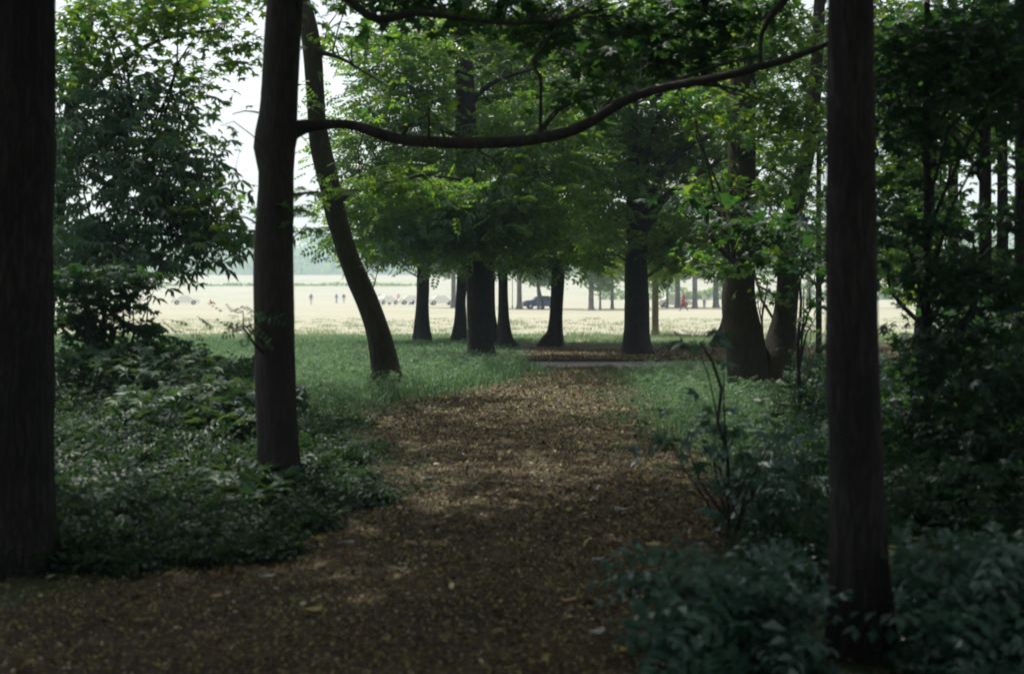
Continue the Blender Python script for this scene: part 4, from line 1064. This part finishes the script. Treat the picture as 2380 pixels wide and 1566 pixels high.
pale = make_car('pale cream car parked left of the person in red', M['pale_paint'], False, 'pale cars parked in the far field')
pale.location = G(1566, 715, 172); pale.rotation_euler.z = .15
for x, y, d, a, lb_ in [(430, 709, 212, .3, 'pale car leftmost in the far field, below the hazy hill'), (898, 709, 214, .8, 'pale car just right of the leaning trunk'),
                       (958, 709, 212, .2, 'pale car touching the left side of the leftmost dark trunk'), (1026, 710, 205, .25, 'pale car between the leftmost dark trunk and the slanting one')]:
    c = copy_thing(pale); c.location = G(x, y, d); c.rotation_euler.z = a; c['label'] = lb_
# ------------------------------------------------------------------ people
M['skin'] = flat_mat('skin', (.45, .28, .2), .6)
M['hair'] = flat_mat('hair', (.03, .02, .015), .7)
def cloth(name, c): M[name] = flat_mat(name, c, .85, .2, var=.12, nscale=14)
cloth('red_cloth', (.30, .022, .02)); cloth('blue_cloth', (.05, .07, .22)); cloth('navy_cloth', (.02, .03, .12)); cloth('pale_cloth', (.6, .57, .5)); cloth('pink_cloth', (.6, .35, .3)); cloth('faded_blue', (.18, .2, .36))
def person(label, x, y, d, top, bottom, pose='stand', yaw=0, h=1.72):
    k = h / 1.75
    if pose == 'walk': fl, bl_, al, ar = .33, -.33, -.22, .26
    elif pose == 'sit': fl = bl_ = al = ar = 0
    else: fl, bl_, al, ar = .05, -.04, .03, .06
    if pose == 'sit':
        J = [((0, 0, .12), .15), ((0, 0, .32), .14), ((0, .02, .52), .15), ((0, .02, .62), .06), ((0, .03, .70), .085), ((0, .02, .84), .085),
             ((-.1, -.1, .12), .09), ((-.12, -.5, .38), .065), ((-.12, -.78, .05), .05), ((-.12, -.88, .04), .045),
             ((.1, -.1, .12), .09), ((.12, -.5, .40), .065), ((.12, -.78, .05), .05), ((.12, -.88, .04), .045),
             ((-.2, .02, .55), .06), ((-.26, -.1, .32), .045), ((-.16, -.35, .38), .035), ((-.14, -.43, .4), .035),
             ((.2, .02, .55), .06), ((.26, -.1, .32), .045), ((.16, -.35, .38), .035), ((.14, -.43, .4), .035)]
    else:
        J = [((0, 0, .95), .14), ((0, 0, 1.12), .13), ((0, 0, 1.36), .15), ((0, 0, 1.48), .06), ((0, -.02, 1.56), .085), ((0, -.02, 1.70), .08),
             ((-.09, 0, .88), .1), ((-.1, -fl * .6, .50), .068), ((-.1, -fl + (.1 if fl > .2 else 0), .09), .045), ((-.1, -fl - .1, .05), .045),
             ((.09, 0, .88), .1), ((.1, -bl_ * .5 - .03, .50), .068), ((.1, -bl_ + .05, .10), .045), ((.1, -bl_ - .1, .05), .045),
             ((-.2, 0, 1.40), .06), ((-.27, -al * .4, 1.12), .045), ((-.25, -al - .08, .90), .035), ((-.25, -al - .12, .80), .035),
             ((.2, 0, 1.40), .06), ((.27, -ar * .4, 1.12), .045), ((.25, -ar - .08, .90), .035), ((.25, -ar - .12, .80), .035)]
    E = [(0, 1), (1, 2), (2, 3), (3, 4), (4, 5), (0, 6), (6, 7), (7, 8), (8, 9), (0, 10), (10, 11), (11, 12), (12, 13), (2, 14), (14, 15), (15, 16), (16, 17), (2, 18), (18, 19), (19, 20), (20, 21)]
    me = bpy.data.meshes.new('person'); me.from_pydata([j[0] for j in J], E, [])
    o = bpy.data.objects.new('tmp', me); COL.objects.link(o)
    sk = o.modifiers.new('s', 'SKIN'); sb = o.modifiers.new('b', 'SUBSURF'); sb.levels = 2; sb.render_levels = 2
    for v, j in zip(me.skin_vertices[0].data, J): v.radius = (j[1], j[1] * (.8 if j[1] > .12 else 1))
    me.skin_vertices[0].data[0].use_root = True
    dg = bpy.context.evaluated_depsgraph_get()
    m2 = bpy.data.meshes.new_from_object(o.evaluated_get(dg)); bpy.data.objects.remove(o, do_unlink=True)
    m2.name = 'person'; m2.materials.clear()
    for m_ in (M['skin'], M[top], M[bottom], M['hair']): m2.materials.append(m_)
    neck = .64 if pose == 'sit' else 1.48; waist = .2 if pose == 'sit' else .98
    for p in m2.polygons:
        c = p.center; p.use_smooth = True
        if c.z > neck: p.material_index = 3 if (c.z > neck + .17 or c.y > .03) else 0
        elif abs(c.x) > .19 and c.z < .86 and pose != 'sit': p.material_index = 0
        elif pose == 'sit': p.material_index = 1 if (c.z > waist and c.y > -.3) else 2
        else: p.material_index = 1 if c.z > waist or abs(c.x) > .205 else (3 if c.z < .09 else 2)
    o = bpy.data.objects.new('person', m2); COL.objects.link(o)
    o.location = G(x, y, d); o.rotation_euler.z = yaw; o.scale = (k, k, k)
    return tag(o, label, 'person')
person('person in a red top and red trousers walking among the far trunks', 1589, 722, 134, 'red_cloth', 'red_cloth', 'walk', -PI / 2 + .3, 1.78)
person('person in a blue top alone between the near trunk and the leaning trunk', 723, 708, 211, 'blue_cloth', 'pale_cloth', 'stand', .4)
person('person in a faded blue top left of the one in navy', 782, 704, 240, 'faded_blue', 'faded_blue', 'walk', .9)
person('person in a navy top close to the left side of the leaning trunk', 799, 704, 240, 'navy_cloth', 'pale_cloth', 'stand', .2)
person('person in a blue top beside the right side of the leaning trunk', 883, 704, 238, 'blue_cloth', 'pale_cloth', 'stand', -.3)
person('bare chested looking person in pale pink halfway to the leftmost dark trunk', 926, 703, 245, 'pink_cloth', 'pale_cloth', 'stand', .3)
person('small person in red sitting between the pink clad one and the leftmost dark trunk', 938, 704, 225, 'red_cloth', 'red_cloth', 'sit', .5, 1.7)
person('person in red sitting on the far grass left of the near trunk', 489, 706, 215, 'red_cloth', 'red_cloth', 'sit', 1.2, 1.7)
person('person in navy sitting low against the leftmost dark trunk', 961, 707, 205, 'navy_cloth', 'navy_cloth', 'sit', -.8, 1.7)
person('person in pale clothes seen between two far trunks near the twin stemmed tree', 1637, 720, 150, 'pale_cloth', 'faded_blue', 'stand', .4)

# thin lamp post beyond the two stemmed trunk
root = empty('post', G(1191, 716, 158), 'thin dark post standing in the meadow left of the pale far trunk', 'post')
mb = MB(); tube(mb, [[0, 0, -.1, .05], [0, 0, 1, .045], [0, 0, 5.6, .03]], 10, 1.0)
M['post'] = flat_mat('post', (.06, .06, .055), .6)
link_mesh('pole', mb.mesh('pole'), M['post'], root)
mb = MB(); tube(mb, [[0, 0, -.05, .09], [0, 0, .25, .085], [0, 0, .3, .05]], 10, .1)
link_mesh('base', mb.mesh('base'), M['post'], root)
bm = bmesh.new(); bmesh.ops.create_uvsphere(bm, u_segments=12, v_segments=8, radius=.16)
bm_obj('lamp_head', bm, M['lamp'], root, 0, (0, 0, 5.7))

# far hedge line and fence lines across the field
rng = np.random.default_rng(99)
n = 5000
for lb_, x0, x1, y0, hgt, nn in [('low dark hedge line drawn across the far end of the meadow', -260, -30, 470, 1.0, 2600), ('pale green band of bushes beyond the far row of trees', 20, 190, 330, 4.2, 5200)]:
    xs = rng.uniform(x0, x1, nn); ys = y0 + rng.uniform(-2, 2, nn)
    zs = ground_h(xs, ys) + rng.uniform(0, 1, nn) * hgt * (.7 + .3 * np.sin(xs * .4))
    V, Fc = place(T_MAPLE, np.stack([xs, ys, zs], 1), rng.normal(size=(nn, 3)), rng.normal(size=(nn, 3)) + [0, -.4, .6], rng.uniform(.7, 1.4, nn))
    tag(link_mesh('hedge', np_mesh('hedge', V, Fc), M['leaf_far']), lb_, 'hedge')

# ------------------------------------------------------------------ haze
bm = bmesh.new(); bmesh.ops.create_cube(bm, size=1)
for v in bm.verts: v.co = Vector((v.co.x * 3100, 780 + v.co.y * 1850, 48 + v.co.z * 98 + 0))
me = bpy.data.meshes.new('haze'); bm.to_mesh(me); bm.free()
hz = bpy.data.materials.new('haze'); hz.use_nodes = True
n_ = hz.node_tree.nodes; n_.remove(n_['Principled BSDF'])
pv = n_.new('ShaderNodeVolumePrincipled'); pv.inputs['Color'].default_value = (.66, .84, 1.0, 1)
pv.inputs['Density'].default_value = .00065
pv.inputs['Anisotropy'].default_value = .2
hz.node_tree.links.new(pv.outputs[0], n_['Material Output'].inputs['Volume'])
o = link_mesh('haze', me, hz); o['kind'] = 'stuff'
tag(o, 'thin pale blue summer haze over the meadow and the hill', 'haze')
